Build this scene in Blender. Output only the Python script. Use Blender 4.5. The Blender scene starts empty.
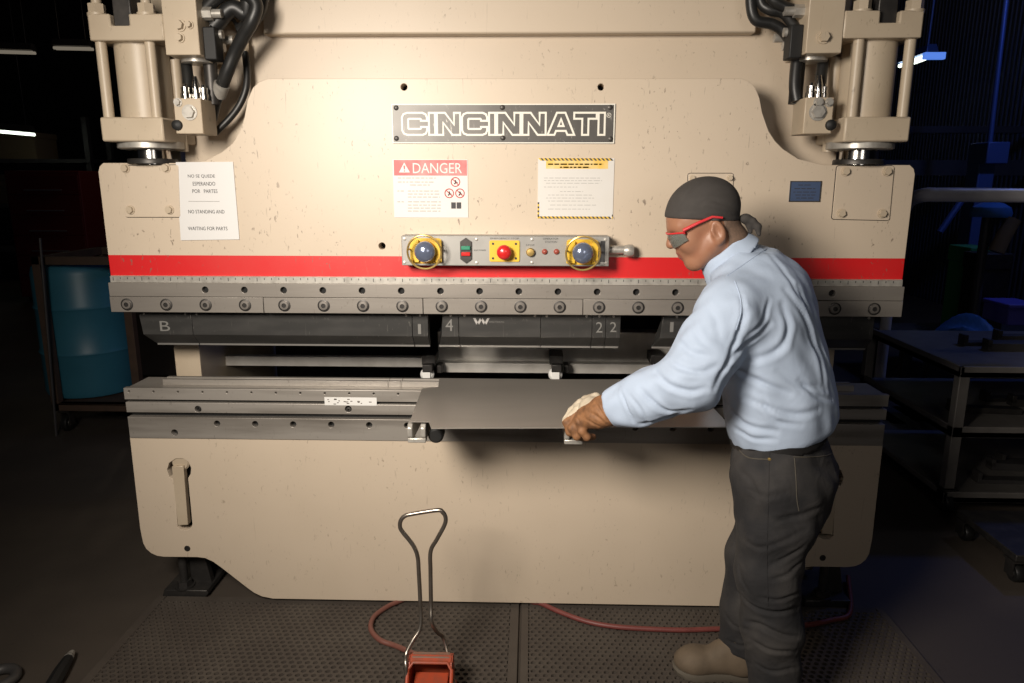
import bpy, bmesh, math, random
import numpy as np
from mathutils import Vector, Matrix
from mathutils.bvhtree import BVHTree
from mathutils import geometry as mgeo

random.seed(7)
C = bpy.context.scene.collection
PI = math.pi
# ------------------------------------------------------------------ camera model (used to measure the photo)
FPX, PITCH, YAW, ROLL, CAMZ = 720.0, math.radians(12.4), math.radians(1.5), math.radians(0.1), 1.6
_F = Vector((-math.sin(YAW) * math.cos(PITCH), math.cos(YAW) * math.cos(PITCH), -math.sin(PITCH)))
_R0 = Vector((math.cos(YAW), math.sin(YAW), 0)); _U0 = _R0.cross(_F)
_R = _R0 * math.cos(ROLL) + _U0 * math.sin(ROLL); _U = _U0 * math.cos(ROLL) - _R0 * math.sin(ROLL)
CAM = Vector((0, 0, CAMZ))
def ray(x, y): return _F + _R * ((x - 512) / FPX) + _U * ((341.5 - y) / FPX)
def P(x, y, Y):            # photo point -> world point on the plane Y
    d = ray(x, y); return CAM + d * (Y / d.y)
def G(x, y, z=0.0):        # photo point -> world point at height z
    d = ray(x, y); return CAM + d * ((z - CAMZ) / d.z)
def px(p):
    v = Vector(p) - CAM; k = v.dot(_F)
    return (512 + FPX * v.dot(_R) / k, 341.5 - FPX * v.dot(_U) / k)

# ------------------------------------------------------------------ materials
M = {}
def mat(name, col, rough=.5, metal=0., var=0., vscale=8., vcol=None, bump=0., bscale=60., spec=.5, aniso=None, coat=0.,
        scr=0., scol=(.1, .09, .08), bump2=None, emit=None, estr=0., alpha=1., band=None, trans=0., stain=0., lo=.42, hi=.72):
    m = bpy.data.materials.new(name); m.use_nodes = True
    nt = m.node_tree; N = nt.nodes; L = nt.links; b = N['Principled BSDF']
    b.inputs['Roughness'].default_value = rough; b.inputs['Metallic'].default_value = metal
    b.inputs['Specular IOR Level'].default_value = spec; b.inputs['Coat Weight'].default_value = coat
    b.inputs['Alpha'].default_value = alpha; b.inputs['Transmission Weight'].default_value = trans
    c = (*col, 1); b.inputs['Base Color'].default_value = c
    tc = N.new('ShaderNodeTexCoord'); out = None
    def mix(f, a, bb):
        x = N.new('ShaderNodeMix'); x.data_type = 'RGBA'
        if isinstance(f, float): x.inputs[0].default_value = f
        else: L.new(f, x.inputs[0])
        for s, i in ((a, 6), (bb, 7)):
            if isinstance(s, tuple): x.inputs[i].default_value = s
            else: L.new(s, x.inputs[i])
        return x.outputs[2]
    def noise(scale, det=4., stretch=None, dist=0.):
        n = N.new('ShaderNodeTexNoise'); n.inputs['Scale'].default_value = scale; n.inputs['Detail'].default_value = det
        n.inputs['Distortion'].default_value = dist
        if stretch:
            mp = N.new('ShaderNodeMapping'); mp.inputs['Scale'].default_value = stretch
            L.new(tc.outputs['Object'], mp.inputs[0]); L.new(mp.outputs[0], n.inputs['Vector'])
        else: L.new(tc.outputs['Object'], n.inputs['Vector'])
        return n.outputs['Fac']
    def ramp(f, a, bb):
        r = N.new('ShaderNodeMapRange'); r.inputs['From Min'].default_value = a; r.inputs['From Max'].default_value = bb
        L.new(f, r.inputs['Value']); return r.outputs[0]
    cur = c
    if var:
        d = vcol if vcol else tuple(x * .55 for x in col)
        f = ramp(noise(vscale, 5., aniso), lo, hi)
        k = N.new('ShaderNodeMath'); k.operation = 'MULTIPLY'; L.new(f, k.inputs[0]); k.inputs[1].default_value = var
        cur = mix(k.outputs[0], cur, (*d, 1))
    if band:                                             # a painted band between two heights
        z0, z1, bc = band
        sp = N.new('ShaderNodeSeparateXYZ'); L.new(tc.outputs['Object'], sp.inputs[0])
        a = N.new('ShaderNodeMath'); a.operation = 'COMPARE'; L.new(sp.outputs[2], a.inputs[0])
        a.inputs[1].default_value = (z0 + z1) / 2; a.inputs[2].default_value = (z1 - z0) / 2
        cur = mix(a.outputs[0], cur, (*bc, 1))
    if scr:                                              # scuffs and chips with a shape of their own
        f1 = ramp(noise(62., 6., (1.6, 1, .8), .5), .64, .71); f2 = ramp(noise(4.5, 2.), .42, .58)
        k = N.new('ShaderNodeMath'); k.operation = 'MULTIPLY'; L.new(f1, k.inputs[0]); L.new(f2, k.inputs[1])
        k2 = N.new('ShaderNodeMath'); k2.operation = 'MULTIPLY'; L.new(k.outputs[0], k2.inputs[0]); k2.inputs[1].default_value = scr
        cur = mix(k2.outputs[0], cur, (*scol, 1))
        f3 = ramp(noise(30., 3., (4., 1, .3), 1.0), .70, .74)
        k3 = N.new('ShaderNodeMath'); k3.operation = 'MULTIPLY'; L.new(f3, k3.inputs[0]); k3.inputs[1].default_value = scr * .7
        cur = mix(k3.outputs[0], cur, (*scol, 1))
    if stain:
        f = ramp(noise(2.2, 6.), .5, .8)
        k = N.new('ShaderNodeMath'); k.operation = 'MULTIPLY'; L.new(f, k.inputs[0]); k.inputs[1].default_value = stain
        cur = mix(k.outputs[0], cur, (*[x * .6 for x in col], 1))
    if not isinstance(cur, tuple): L.new(cur, b.inputs['Base Color'])
    if bump:
        bm_ = N.new('ShaderNodeBump'); bm_.inputs['Strength'].default_value = bump; bm_.inputs['Distance'].default_value = .002
        L.new(noise(bscale, 4., aniso), bm_.inputs['Height']); L.new(bm_.outputs[0], b.inputs['Normal'])
        if bump2:
            b2 = N.new('ShaderNodeBump'); b2.inputs['Strength'].default_value = bump2[0]; b2.inputs['Distance'].default_value = bump2[2]
            L.new(noise(bump2[1], 2., None, 1.2), b2.inputs['Height']); L.new(b2.outputs[0], bm_.inputs['Normal'])
    if emit:
        b.inputs['Emission Color'].default_value = (*emit, 1); b.inputs['Emission Strength'].default_value = estr
    M[name] = m
    return m
CREAM = (.56, .465, .36)
mat('cream_paint', CREAM, .42, var=.25, vscale=3., vcol=(.48, .395, .29), scr=.55, scol=(.22, .17, .12), stain=.12, bump=.05, bscale=140)
mat('cream_plain', (.49, .405, .30), .42, var=.4, vscale=6., vcol=(.38, .30, .21), scr=.35, scol=(.12, .09, .06))
mat('steel', (.275, .25, .222), .42, .45, var=.6, vscale=5., vcol=(.2, .18, .16), aniso=(.35, 1, 4.), bump=.06, bscale=50, scr=.4, scol=(.1, .08, .06))
mat('rail_steel', (.38, .35, .315), .42, .45, var=.75, vscale=6., vcol=(.15, .13, .11), aniso=(.3, 1, 3.), scr=.4, scol=(.08, .07, .06))
mat('punch_steel', (.05, .049, .047), .36, .4, var=.6, vscale=9., vcol=(.1, .095, .09), aniso=(.5, 1, 2.), scr=.5, scol=(.2, .19, .17))
mat('punch_tip', (.26, .25, .235), .35, .5)
mat('sheet_steel', (.46, .42, .375), .36, .6, var=.35, vscale=2.5, vcol=(.35, .32, .285), aniso=(1, 3, 1))
mat('dark_steel', (.045, .042, .04), .45, .6, var=.5, vscale=20., vcol=(.1, .09, .08))
mat('black', (.008, .008, .008), .6)
mat('hole_shade', (.004, .004, .004), .8)  # near-black colour standing for the shade deep inside holes and recesses
mat('rubber', (.012, .012, .012), .42, var=.4, vscale=25., vcol=(.03, .028, .025))
mat('chrome', (.6, .58, .55), .16, 1.)
mat('zinc', (.50, .475, .43), .38, .5, var=.5, vscale=40., vcol=(.2, .18, .16))
mat('button_chrome', (.17, .20, .29), .16, .5, coat=.5)
mat('panel_grey', (.33, .32, .30), .45, .25, var=.3, vscale=12.)
mat('plate_dark', (.075, .07, .064), .4, .3, var=.5, vscale=10., vcol=(.13, .12, .11), scr=.7, scol=(.4, .38, .34))
mat('letter_white', (.75, .72, .64), .5)
mat('sign_white', (.62, .60, .57), .45, var=.35, vscale=14., vcol=(.6, .57, .52))
mat('paper_white', (.72, .71, .69), .5, var=.15, vscale=9., vcol=(.6, .57, .5))
mat('paper_sheet', (.66, .65, .64), .45)
mat('ink', (.03, .03, .032), .6)
mat('ink_grey', (.36, .345, .33), .6)
mat('sign_red', (.62, .10, .10), .5, var=.6, vscale=18., vcol=(.72, .32, .30))
mat('red_line', (.5, .06, .06), .5)
mat('sign_yellow', (.72, .47, .09), .5, var=.6, vscale=25., vcol=(.75, .62, .38))
mat('yellow', (.72, .46, .035), .42, var=.3, vscale=20., vcol=(.5, .3, .03))
mat('orange_inner', (.7, .28, .03), .45)
mat('red_plastic', (.55, .02, .018), .28, coat=.3)
mat('green_plastic', (.03, .22, .13), .35)
mat('brass', (.55, .38, .13), .35, .7)
mat('lamp_red', (.3, .07, .05), .3)
mat('blue_plate', (.07, .105, .2), .4, .3)
mat('mat_rubber', (.058, .046, .037), .75, var=.7, vscale=5., vcol=(.085, .07, .056), bump=.3, bscale=120)
mat('pedal_red', (.40, .058, .02), .5, var=.8, vscale=16., vcol=(.17, .065, .04), scr=.6, scol=(.1, .07, .05))
mat('pedal_dusty', (.17, .125, .095), .7, var=.7, vscale=22., vcol=(.28, .08, .04))
mat('hose_red', (.17, .042, .036), .5, var=.5, vscale=15.)
mat('hose_brown', (.16, .06, .045), .5)
mat('rod_metal', (.34, .3, .26), .3, .9, var=.5, vscale=30., vcol=(.2, .15, .11))
mat('print_brown', (.42, .27, .09), .6)
mat('bolt_steel', (.22, .20, .18), .4, .5, var=.6, vscale=30.)
mat('gauge_steel', (.66, .63, .58), .45, .25, var=.5, vscale=14., vcol=(.4, .37, .33))
mat('cart_lit_steel', (.2, .185, .17), .5, .2, var=.5, vscale=8.)  # lighter copy of the cart grey, light falling on the cart put into colour
mat('mark_grey', (.17, .165, .155), .6)
# person
mat('skin', (.30, .145, .085), .45, var=.4, vscale=30., vcol=(.25, .095, .055), bump=.08, bscale=200, spec=.45)
mat('lip', (.30, .10, .07), .5)
mat('stubble', (.13, .085, .06), .8, var=.8, vscale=160., vcol=(.2, .12, .08))
mat('bandana', (.042, .037, .034), .85, var=.4, vscale=30., bump=.25, bscale=500)
mat('shirt', (.40, .48, .61), .8, var=.3, vscale=14., vcol=(.36, .44, .57), bump=.25, bscale=320, bump2=(.2, 10., .012))
mat('denim', (.016, .0155, .017), .9, var=1., vscale=7., vcol=(.050, .045, .042), bump=.35, bscale=420, bump2=(.35, 14., .012))
mat('stitch', (.075, .065, .05), .8)
mat('belt', (.012, .011, .011), .5)
mat('boot', (.13, .095, .062), .78, var=.7, vscale=14., vcol=(.075, .055, .036), bump=.3, bscale=120)
mat('sole', (.10, .085, .065), .75)
mat('glove_leather', (.26, .12, .05), .7, var=.9, vscale=38., vcol=(.10, .045, .02), bump=.35, bscale=130)
mat('glove_canvas', (.55, .48, .37), .85, var=.7, vscale=30., vcol=(.36, .29, .2), bump=.3, bscale=260)
mat('glasses_red', (.55, .025, .03), .3)
mat('lens', (.17, .18, .16), .08, 0, alpha=.58, coat=.5)
mat('eye_white', (.6, .55, .5), .3)
# surroundings
mat('concrete', (.056, .045, .036), .62, var=.9, vscale=1.6, vcol=(.088, .070, .055), bump=.12, bscale=30, scr=.5, scol=(.012, .01, .009))
mat('wall_dark', (.03, .028, .026), .8, var=.4, vscale=2.)
mat('corrugated', (.05, .055, .07), .55, .3, var=.3, vscale=3.)
mat('ceiling_dark', (.03, .03, .032), .8)
mat('drum_blue', (.036, .165, .24), .42, var=.4, vscale=4., vcol=(.024, .11, .165))
mat('rust', (.075, .045, .03), .7, var=.6, vscale=14., vcol=(.04, .028, .02))
mat('white_pipe', (.72, .70, .74), .3)
mat('blue_lit_steel', (.10, .17, .4), .45, .3)  # blue light on column and conduit put into the steel's colour
mat('green_box', (.04, .32, .1), .6)
mat('tarp_blue', (.06, .2, .48), .55, var=.4, vscale=8.)
mat('blue_crate', (.16, .14, .6), .5)
mat('cart_grey', (.085, .08, .078), .5, .4, var=.5, vscale=8.)
mat('yellow_bin', (.32, .22, .03), .55)
mat('red_cabinet', (.2, .018, .016), .5)
mat('tan_cloth', (.22, .16, .09), .8)
mat('tube_bright', (.8, .8, .8), .4, emit=(.85, .95, .8), estr=3.)
mat('tube_dim', (.4, .38, .34), .5, emit=(1., .86, .66), estr=.16)
mat('tube_blue', (.5, .6, .8), .5, emit=(.12, .3, 1.), estr=.7)

# ------------------------------------------------------------------ mesh builder
def smooth(me, ang=38):
    if not me.polygons: return
    me.polygons.foreach_set('use_smooth', [True] * len(me.polygons))
    try: me.set_sharp_from_angle(angle=math.radians(ang))
    except Exception: pass
def origin_of(o):
    v = Vector((0, 0, 0))
    while o is not None: v += o.location; o = o.parent
    return v
class MB:
    def __init__(s): s.v = []; s.f = []; s.mi = []
    def add(s, vs, fs, mi=0):
        b = len(s.v); s.v += [Vector(p) for p in vs]; s.f += [tuple(i + b for i in f) for f in fs]; s.mi += [mi] * len(fs); return s
    def box(s, x0, x1, y0, y1, z0, z1, mi=0, rot=None, piv=None):
        x0, x1 = sorted((x0, x1)); y0, y1 = sorted((y0, y1)); z0, z1 = sorted((z0, z1))
        vs = [Vector(p) for p in ((x0, y0, z0), (x1, y0, z0), (x1, y1, z0), (x0, y1, z0), (x0, y0, z1), (x1, y0, z1), (x1, y1, z1), (x0, y1, z1))]
        if rot is not None:
            pv = Vector(piv) if piv else sum(vs, Vector()) / 8
            vs = [rot @ (p - pv) + pv for p in vs]
        return s.add(vs, ((0, 3, 2, 1), (4, 5, 6, 7), (0, 1, 5, 4), (1, 2, 6, 5), (2, 3, 7, 6), (3, 0, 4, 7)), mi)
    def cyl(s, a, b, r0, r1=None, n=24, mi=0, caps=True, ph=0.):
        a, b = Vector(a), Vector(b); r1 = r0 if r1 is None else r1
        d = (b - a).normalized(); u = d.orthogonal().normalized(); w = d.cross(u)
        vs = []
        for c, r in ((a, r0), (b, r1)):
            for i in range(n):
                t = 2 * PI * i / n + ph; vs.append(c + (u * math.cos(t) + w * math.sin(t)) * r)
        fs = [(i, (i + 1) % n, n + (i + 1) % n, n + i) for i in range(n)]
        if caps: fs += [tuple(range(n - 1, -1, -1)), tuple(range(n, 2 * n))]
        return s.add(vs, fs, mi)
    def lathe(s, o, axis, prof, n=32, mi=0, flat=(1, 1)):        # prof: (radius, distance along the axis)
        o = Vector(o); d = Vector(axis).normalized(); u = d.orthogonal().normalized()
        if abs(d.z) > .9: u = Vector((1, 0, 0))
        w = d.cross(u); vs = []; fs = []
        for r, h in prof:
            for i in range(n):
                t = 2 * PI * i / n; vs.append(o + d * h + (u * math.cos(t) * flat[0] + w * math.sin(t) * flat[1]) * r)
        for k in range(len(prof) - 1):
            for i in range(n):
                j = (i + 1) % n; fs.append((k * n + i, k * n + j, (k + 1) * n + j, (k + 1) * n + i))
        fs += [tuple(range(n - 1, -1, -1)), tuple(range((len(prof) - 1) * n, len(prof) * n))]
        return s.add(vs, fs, mi)
    def tube(s, pts, r, n=10, mi=0, closed=False, res=0):
        pts = [Vector(p) for p in pts]
        if res: pts = catmull(pts, res, closed)
        m = len(pts); rr = r if isinstance(r, (list, tuple)) else [r] * m
        if len(rr) != m: rr = [rr[0] + (rr[-1] - rr[0]) * i / (m - 1) for i in range(m)]
        vs = []; fs = []; nrm = None
        for i, p in enumerate(pts):
            if closed: t = (pts[(i + 1) % m] - pts[i - 1]).normalized()
            else: t = (pts[min(i + 1, m - 1)] - pts[max(i - 1, 0)]).normalized()
            if nrm is None: nrm = t.orthogonal().normalized()
            nrm = nrm - t * nrm.dot(t)
            nrm = nrm.normalized() if nrm.length > 1e-6 else t.orthogonal().normalized()
            bn = t.cross(nrm)
            for k in range(n):
                a = 2 * PI * k / n; vs.append(p + (nrm * math.cos(a) + bn * math.sin(a)) * rr[i])
        for i in range(m if closed else m - 1):
            for k in range(n):
                a, b = i * n + k, i * n + (k + 1) % n; c, d = ((i + 1) % m) * n + (k + 1) % n, ((i + 1) % m) * n + k
                fs.append((a, b, c, d))
        if not closed: fs += [tuple(range(n - 1, -1, -1)), tuple(range((m - 1) * n, m * n))]
        return s.add(vs, fs, mi)
    def prism(s, poly, y0, y1, mi=0):                            # polygon in XZ extruded in Y
        n = len(poly); vs = [(x, y0, z) for x, z in poly] + [(x, y1, z) for x, z in poly]
        fs = [(i, (i + 1) % n, n + (i + 1) % n, n + i) for i in range(n)]
        tri = mgeo.tessellate_polygon([[Vector((x, z, 0)) for x, z in poly]])
        fs += [tuple(t) for t in tri] + [tuple(n + i for i in reversed(t)) for t in tri]
        return s.add(vs, fs, mi)
    def hexbolt(s, c, r, h, d=(0, -1, 0), washer=True, mi=0):
        c, d = Vector(c), Vector(d)
        if washer: s.cyl(c, c + d * h * .25, r * 1.25, n=20, mi=mi)
        s.cyl(c + d * h * .2, c + d * h, r, r * .93, n=6, mi=mi, ph=random.random()); return s
    def build(s, name, mats, parent=None, bev=0., ang=38, weld=False):
        me = bpy.data.meshes.new(name); o0 = origin_of(parent) if parent else Vector((0, 0, 0))
        me.from_pydata([tuple(p - o0) for p in s.v], [], s.f)
        bm = bmesh.new(); bm.from_mesh(me)
        if weld: bmesh.ops.remove_doubles(bm, verts=bm.verts, dist=1e-5)
        bmesh.ops.recalc_face_normals(bm, faces=bm.faces); bm.to_mesh(me); bm.free()
        ms = mats if isinstance(mats, (list, tuple)) else [mats]
        for m in ms: me.materials.append(M[m])
        if len(ms) > 1 and len(me.polygons) == len(s.mi): me.polygons.foreach_set('material_index', s.mi)
        smooth(me, ang); o = bpy.data.objects.new(name, me); C.objects.link(o)
        if parent: o.parent = parent
        if bev:
            b = o.modifiers.new('bevel', 'BEVEL'); b.width = bev; b.segments = 2; b.limit_method = 'ANGLE'; b.angle_limit = math.radians(40)
            b.harden_normals = False
        return o
def catmull(p, res, closed=False):
    out = []; m = len(p)
    for i in range(m if closed else m - 1):
        p1, p2 = p[i], p[(i + 1) % m]
        p0 = p[i - 1] if (closed or i > 0) else p1 * 2 - p2
        p3 = p[(i + 2) % m] if (closed or i + 2 < m) else p2 * 2 - p1
        for k in range(res):
            t = k / res
            out.append(.5 * ((2 * p1) + (p2 - p0) * t + (2 * p0 - 5 * p1 + 4 * p2 - p3) * t * t + (3 * p1 - p0 - 3 * p2 + p3) * t ** 3))
    if not closed: out.append(p[-1])
    return out
def thing(name, label, cat, loc=(0, 0, 0), group=None):
    o = bpy.data.objects.new(name, None); C.objects.link(o); o.location = loc; o.empty_display_size = .05
    return tag(o, label, cat, group)
def tag(o, label=None, cat=None, group=None, kind=None):
    if label: o['label'] = label
    if cat: o['category'] = cat
    if group: o['group'] = group
    if kind: o['kind'] = kind
    return o
def clone(o, d, parent=None, label=None):                        # a copy of a part (and of its own children) moved by d
    c = o.copy(); C.objects.link(c); c.location = o.location + Vector(d)
    if parent is not None: c.parent = parent
    if label: c['label'] = label
    for ch in list(o.children):
        k = ch.copy(); C.objects.link(k); k.parent = c
    return c
def fix_smooth(o): return o
# flat plates with real holes: a filled 2D curve turned into a mesh
def rounded(poly, rad):
    out = []; n = len(poly)
    for i, p in enumerate(poly):
        r = rad[i] if isinstance(rad, (list, tuple)) else rad
        p = Vector(p); a = Vector(poly[i - 1]); b = Vector(poly[(i + 1) % n])
        if r <= 0: out.append(tuple(p)); continue
        da, db = (a - p), (b - p); r1 = min(r, da.length * .49, db.length * .49)
        s, e = p + da.normalized() * r1, p + db.normalized() * r1
        for k in range(7):
            t = k / 6; out.append(tuple((1 - t) ** 2 * s + 2 * t * (1 - t) * p + t * t * e))
    return out
def circle(x, z, r, n=20): return [(x + r * math.cos(2 * PI * i / n), z + r * math.sin(2 * PI * i / n)) for i in range(n)]
def plate(name, outline, holes, y0, y1, m, parent=None, bev=.0015):
    cu = bpy.data.curves.new(name, 'CURVE'); cu.dimensions = '2D'; cu.fill_mode = 'BOTH'
    cu.extrude = (y1 - y0) / 2 - bev; cu.bevel_depth = bev; cu.bevel_resolution = 1; cu.offset = -bev
    for loop in [outline] + list(holes):
        sp = cu.splines.new('POLY'); sp.points.add(len(loop) - 1); sp.use_cyclic_u = True
        for q, (x, z) in zip(sp.points, loop): q.co = (x, z, 0, 1)
    ob = bpy.data.objects.new(name, cu); C.objects.link(ob)
    dg = bpy.context.evaluated_depsgraph_get(); me = bpy.data.meshes.new_from_object(ob.evaluated_get(dg))
    bpy.data.objects.remove(ob); bpy.data.curves.remove(cu)
    o0 = origin_of(parent) if parent else Vector((0, 0, 0))
    me.transform(Matrix.Translation(Vector((0, (y0 + y1) / 2, 0)) - o0) @ Matrix.Rotation(PI / 2, 4, 'X'))
    me.materials.clear(); me.materials.append(M[m]); me.name = name
    for p in me.polygons: p.material_index = 0
    smooth(me, 30); o = bpy.data.objects.new(name, me); C.objects.link(o)
    if parent: o.parent = parent
    return o
def text_mesh(lines, m, parent, name='lettering', th=.0006):
    """lines: (text, x0, x1, z0, z1, y): each line fitted into its box on a plane facing the room"""
    mb = MB()
    for s, x0, x1, z0, z1, y in lines:
        cu = bpy.data.curves.new('t', 'FONT'); cu.body = s; cu.size = 1; cu.extrude = 0; cu.resolution_u = 3
        ob = bpy.data.objects.new('t', cu); C.objects.link(ob)
        dg = bpy.context.evaluated_depsgraph_get(); me = bpy.data.meshes.new_from_object(ob.evaluated_get(dg))
        bpy.data.objects.remove(ob); bpy.data.curves.remove(cu)
        vs = [v.co.copy() for v in me.vertices]; fs = [tuple(p.vertices) for p in me.polygons]; bpy.data.meshes.remove(me)
        if not vs: continue
        a0 = min(v.x for v in vs); a1 = max(v.x for v in vs); b0 = min(v.y for v in vs); b1 = max(v.y for v in vs)
        mb.add([Vector((x0 + (v.x - a0) / (a1 - a0) * (x1 - x0), y - th, z0 + (v.y - b0) / (b1 - b0) * (z1 - z0))) for v in vs], fs)
    o = mb.build(name, m, parent); return o
def rp(x0, y0, x1, y1, Y):                                       # photo rectangle on plane Y -> x0, x1, z0, z1
    a, b, c, d = P(x0, y0, Y), P(x1, y0, Y), P(x1, y1, Y), P(x0, y1, Y)
    return (a.x + d.x) / 2, (b.x + c.x) / 2, (c.z + d.z) / 2, (a.z + b.z) / 2

# ------------------------------------------------------------------ the setting
def struct(o): o['kind'] = 'structure'; return o
mb = MB(); mb.box(-14, 9, -3, 16, -.12, 0); struct(mb.build('floor', 'concrete'))
mb = MB(); mb.box(-14, 9, -3, 16, 5.6, 5.75); struct(mb.build('ceiling', 'ceiling_dark'))
mb = MB(); mb.box(-14, 9, 15.8, 16, 0, 5.6); struct(mb.build('wall_back', 'wall_dark'))
mb = MB(); mb.box(-14.2, -14, -3, 16, 0, 5.6); struct(mb.build('wall_left', 'wall_dark'))
mb = MB()                                                        # corrugated metal cladding on the side wall
xs = []; n = 150
prof = []
for i in range(n):
    y = 3.0 + i * .085
    prof += [(y, 0), (y + .03, 0), (y + .042, .03), (y + .072, .03)]
vs = []; fs = []
for (y, d) in prof: vs += [(5.6 - d, y, 0), (5.6 - d, y, 5.6)]
for i in range(len(prof) - 1): fs.append((2 * i, 2 * i + 2, 2 * i + 3, 2 * i + 1))
mb.add(vs, fs); mb.box(5.6, 5.75, -3, 16, 0, 5.6); struct(mb.build('wall_right', 'corrugated'))

# ------------------------------------------------------------------ press brake
FY = 2.48                                                        # front plane of ram and bed
XL, XR = -1.475, 1.268
press = thing('press_brake', 'big cream hydraulic press brake with a red stripe across its ram', 'press brake', (-.1, 2.7, 0))
def R2(pts, Y): return [(P(x, y, Y).x, P(x, y, Y).z) for x, y in pts]
# ram -------------------------------------------------------------
Z_RED0, Z_RED1 = 1.2815, 1.353
o0z = 0.0
mat('ram_paint', CREAM, .42, var=.25, vscale=3., vcol=(.48, .395, .29), scr=.8, scol=(.16, .12, .09), stain=.10, bump=.05, bscale=140,
    band=(Z_RED0, Z_RED1, (.60, .012, .014)))
left_c = R2([(206, 160.5), (222, 152), (233, 143), (240, 131), (244.5, 117), (247.5, 100), (253, 87.5), (259, 82), (268, 78.6)], FY)
right_c = R2([(742, 78.6), (750, 82), (755.5, 88), (759.5, 98), (762, 112), (768.5, 131), (775, 141), (783, 149), (798, 158.8), (815, 163)], FY)
zs = P(150, 163, FY).z
ram_o = [(XL + .02, 1.156)] + [(XL, zs - .03), (XL + .006, zs - .012), (XL + .02, zs)] + [(left_c[0][0] - .04, zs)] + left_c + right_c + \
        [(right_c[-1][0] + .03, zs - .004), (XR - .02, zs - .004), (XR - .006, zs - .016), (XR, zs - .034), (XR - .01, 1.156)]
ram_o[0] = (XL, 1.156); ram_o[-1] = (XR, 1.156)
hl = [circle(P(x, y, FY).x, P(x, y, FY).z, r) for x, y, r in ((404, 87, .011), (601, 87, .011), (382, 246, .012))]
plate('ram', ram_o, hl, FY, FY + .06, 'ram_paint', press)
mb = MB()
for x, y in ((404, 87), (601, 87), (382, 246)):
    q = P(x, y, FY); mb.box(q.x - .03, q.x + .03, FY + .055, FY + .058, q.z - .03, q.z + .03)
mb.build('hole_shade_backing', 'hole_shade', press)  # added black plates giving the ram holes their dark depth
# ruler and clamp hardware
x0, x1, z0, z1 = XL + .004, XR - .004, P(500, 284, FY).z, P(500, 277.5, FY).z
mb = MB(); mb.box(x0, x1, FY - .012, FY, z0, z1); ruler = mb.build('ruler', 'zinc', press, bev=.001)
mb = MB(); k = 0
xx = x0 + .01
while xx < x1 - .01:
    h = .012 if k % 4 == 0 else .007
    mb.box(xx, xx + .0022, FY - .0126, FY - .0119, z1 - .004 - h, z1 - .004); xx += .0254; k += 1
mb.build('scale_marking', 'ink', ruler)
zc0, zc1 = P(500, 297.5, FY).z, z0                               # holder rail with round holes
hx = [P(207.7 + 38.9 * i, 290.3, FY).x for i in range(0, 18)]
hz = P(500, 290.6, FY).z
rail_o = [(XL, zc0), (XR, zc0), (XR, zc1), (XL, zc1)]
plate('upper_rail', rail_o, [circle(x, hz, .0115) for x in hx if x < XR - .12], FY - .02, FY, 'steel', press, bev=.0008)
mb = MB(); mb.box(hx[0] - .05, hx[-1] - .02, FY - .0035, FY + .0005, hz - .016, hz + .016); mb.build('hole_shade_backing', 'hole_shade', press)  # added black strip so the rail holes look deep and shaded
zb0, zb1 = P(500, 313.2, FY).z, zc0 - .001
cuts = [XL, P(266, 305, FY).x, P(424, 305, FY).x, P(582.5, 305, FY).x, P(741, 305, FY).x, XR]
bx_ = [P(131 + 38.95 * i, 305, FY).x for i in range(0, 20)]
bz = (zb0 + zb1) / 2
mbb = MB(); mbb.lathe((bx_[0], FY - .024, bz), (0, -1, 0), [(.0215, 0), (.0215, .002), (.017, .003), (.0165, .0015), (.015, .0015), (.015, .006), (.008, .0065), (.0075, .003), (.001, .003)], 24)
mbb.mi = [0 if i < 72 or i >= 144 else 1 for i in range(len(mbb.f))]
first_bolt = None
for a, b in zip(cuts[:-1], cuts[1:]):
    mb = MB(); mb.box(a + .0012, b - .0012, FY - .024, FY, zb0, zb1)
    bar = mb.build('clamp_bar', 'steel', press, bev=.001)
    for i, x in enumerate(bx_):
        if a < x < b - .01:
            if first_bolt is None: first_bolt = mbb.build('clamp_bolt', ['dark_steel', 'bolt_steel'], bar)
            else: clone(first_bolt, (x - bx_[0], 0, 0), bar)
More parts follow.
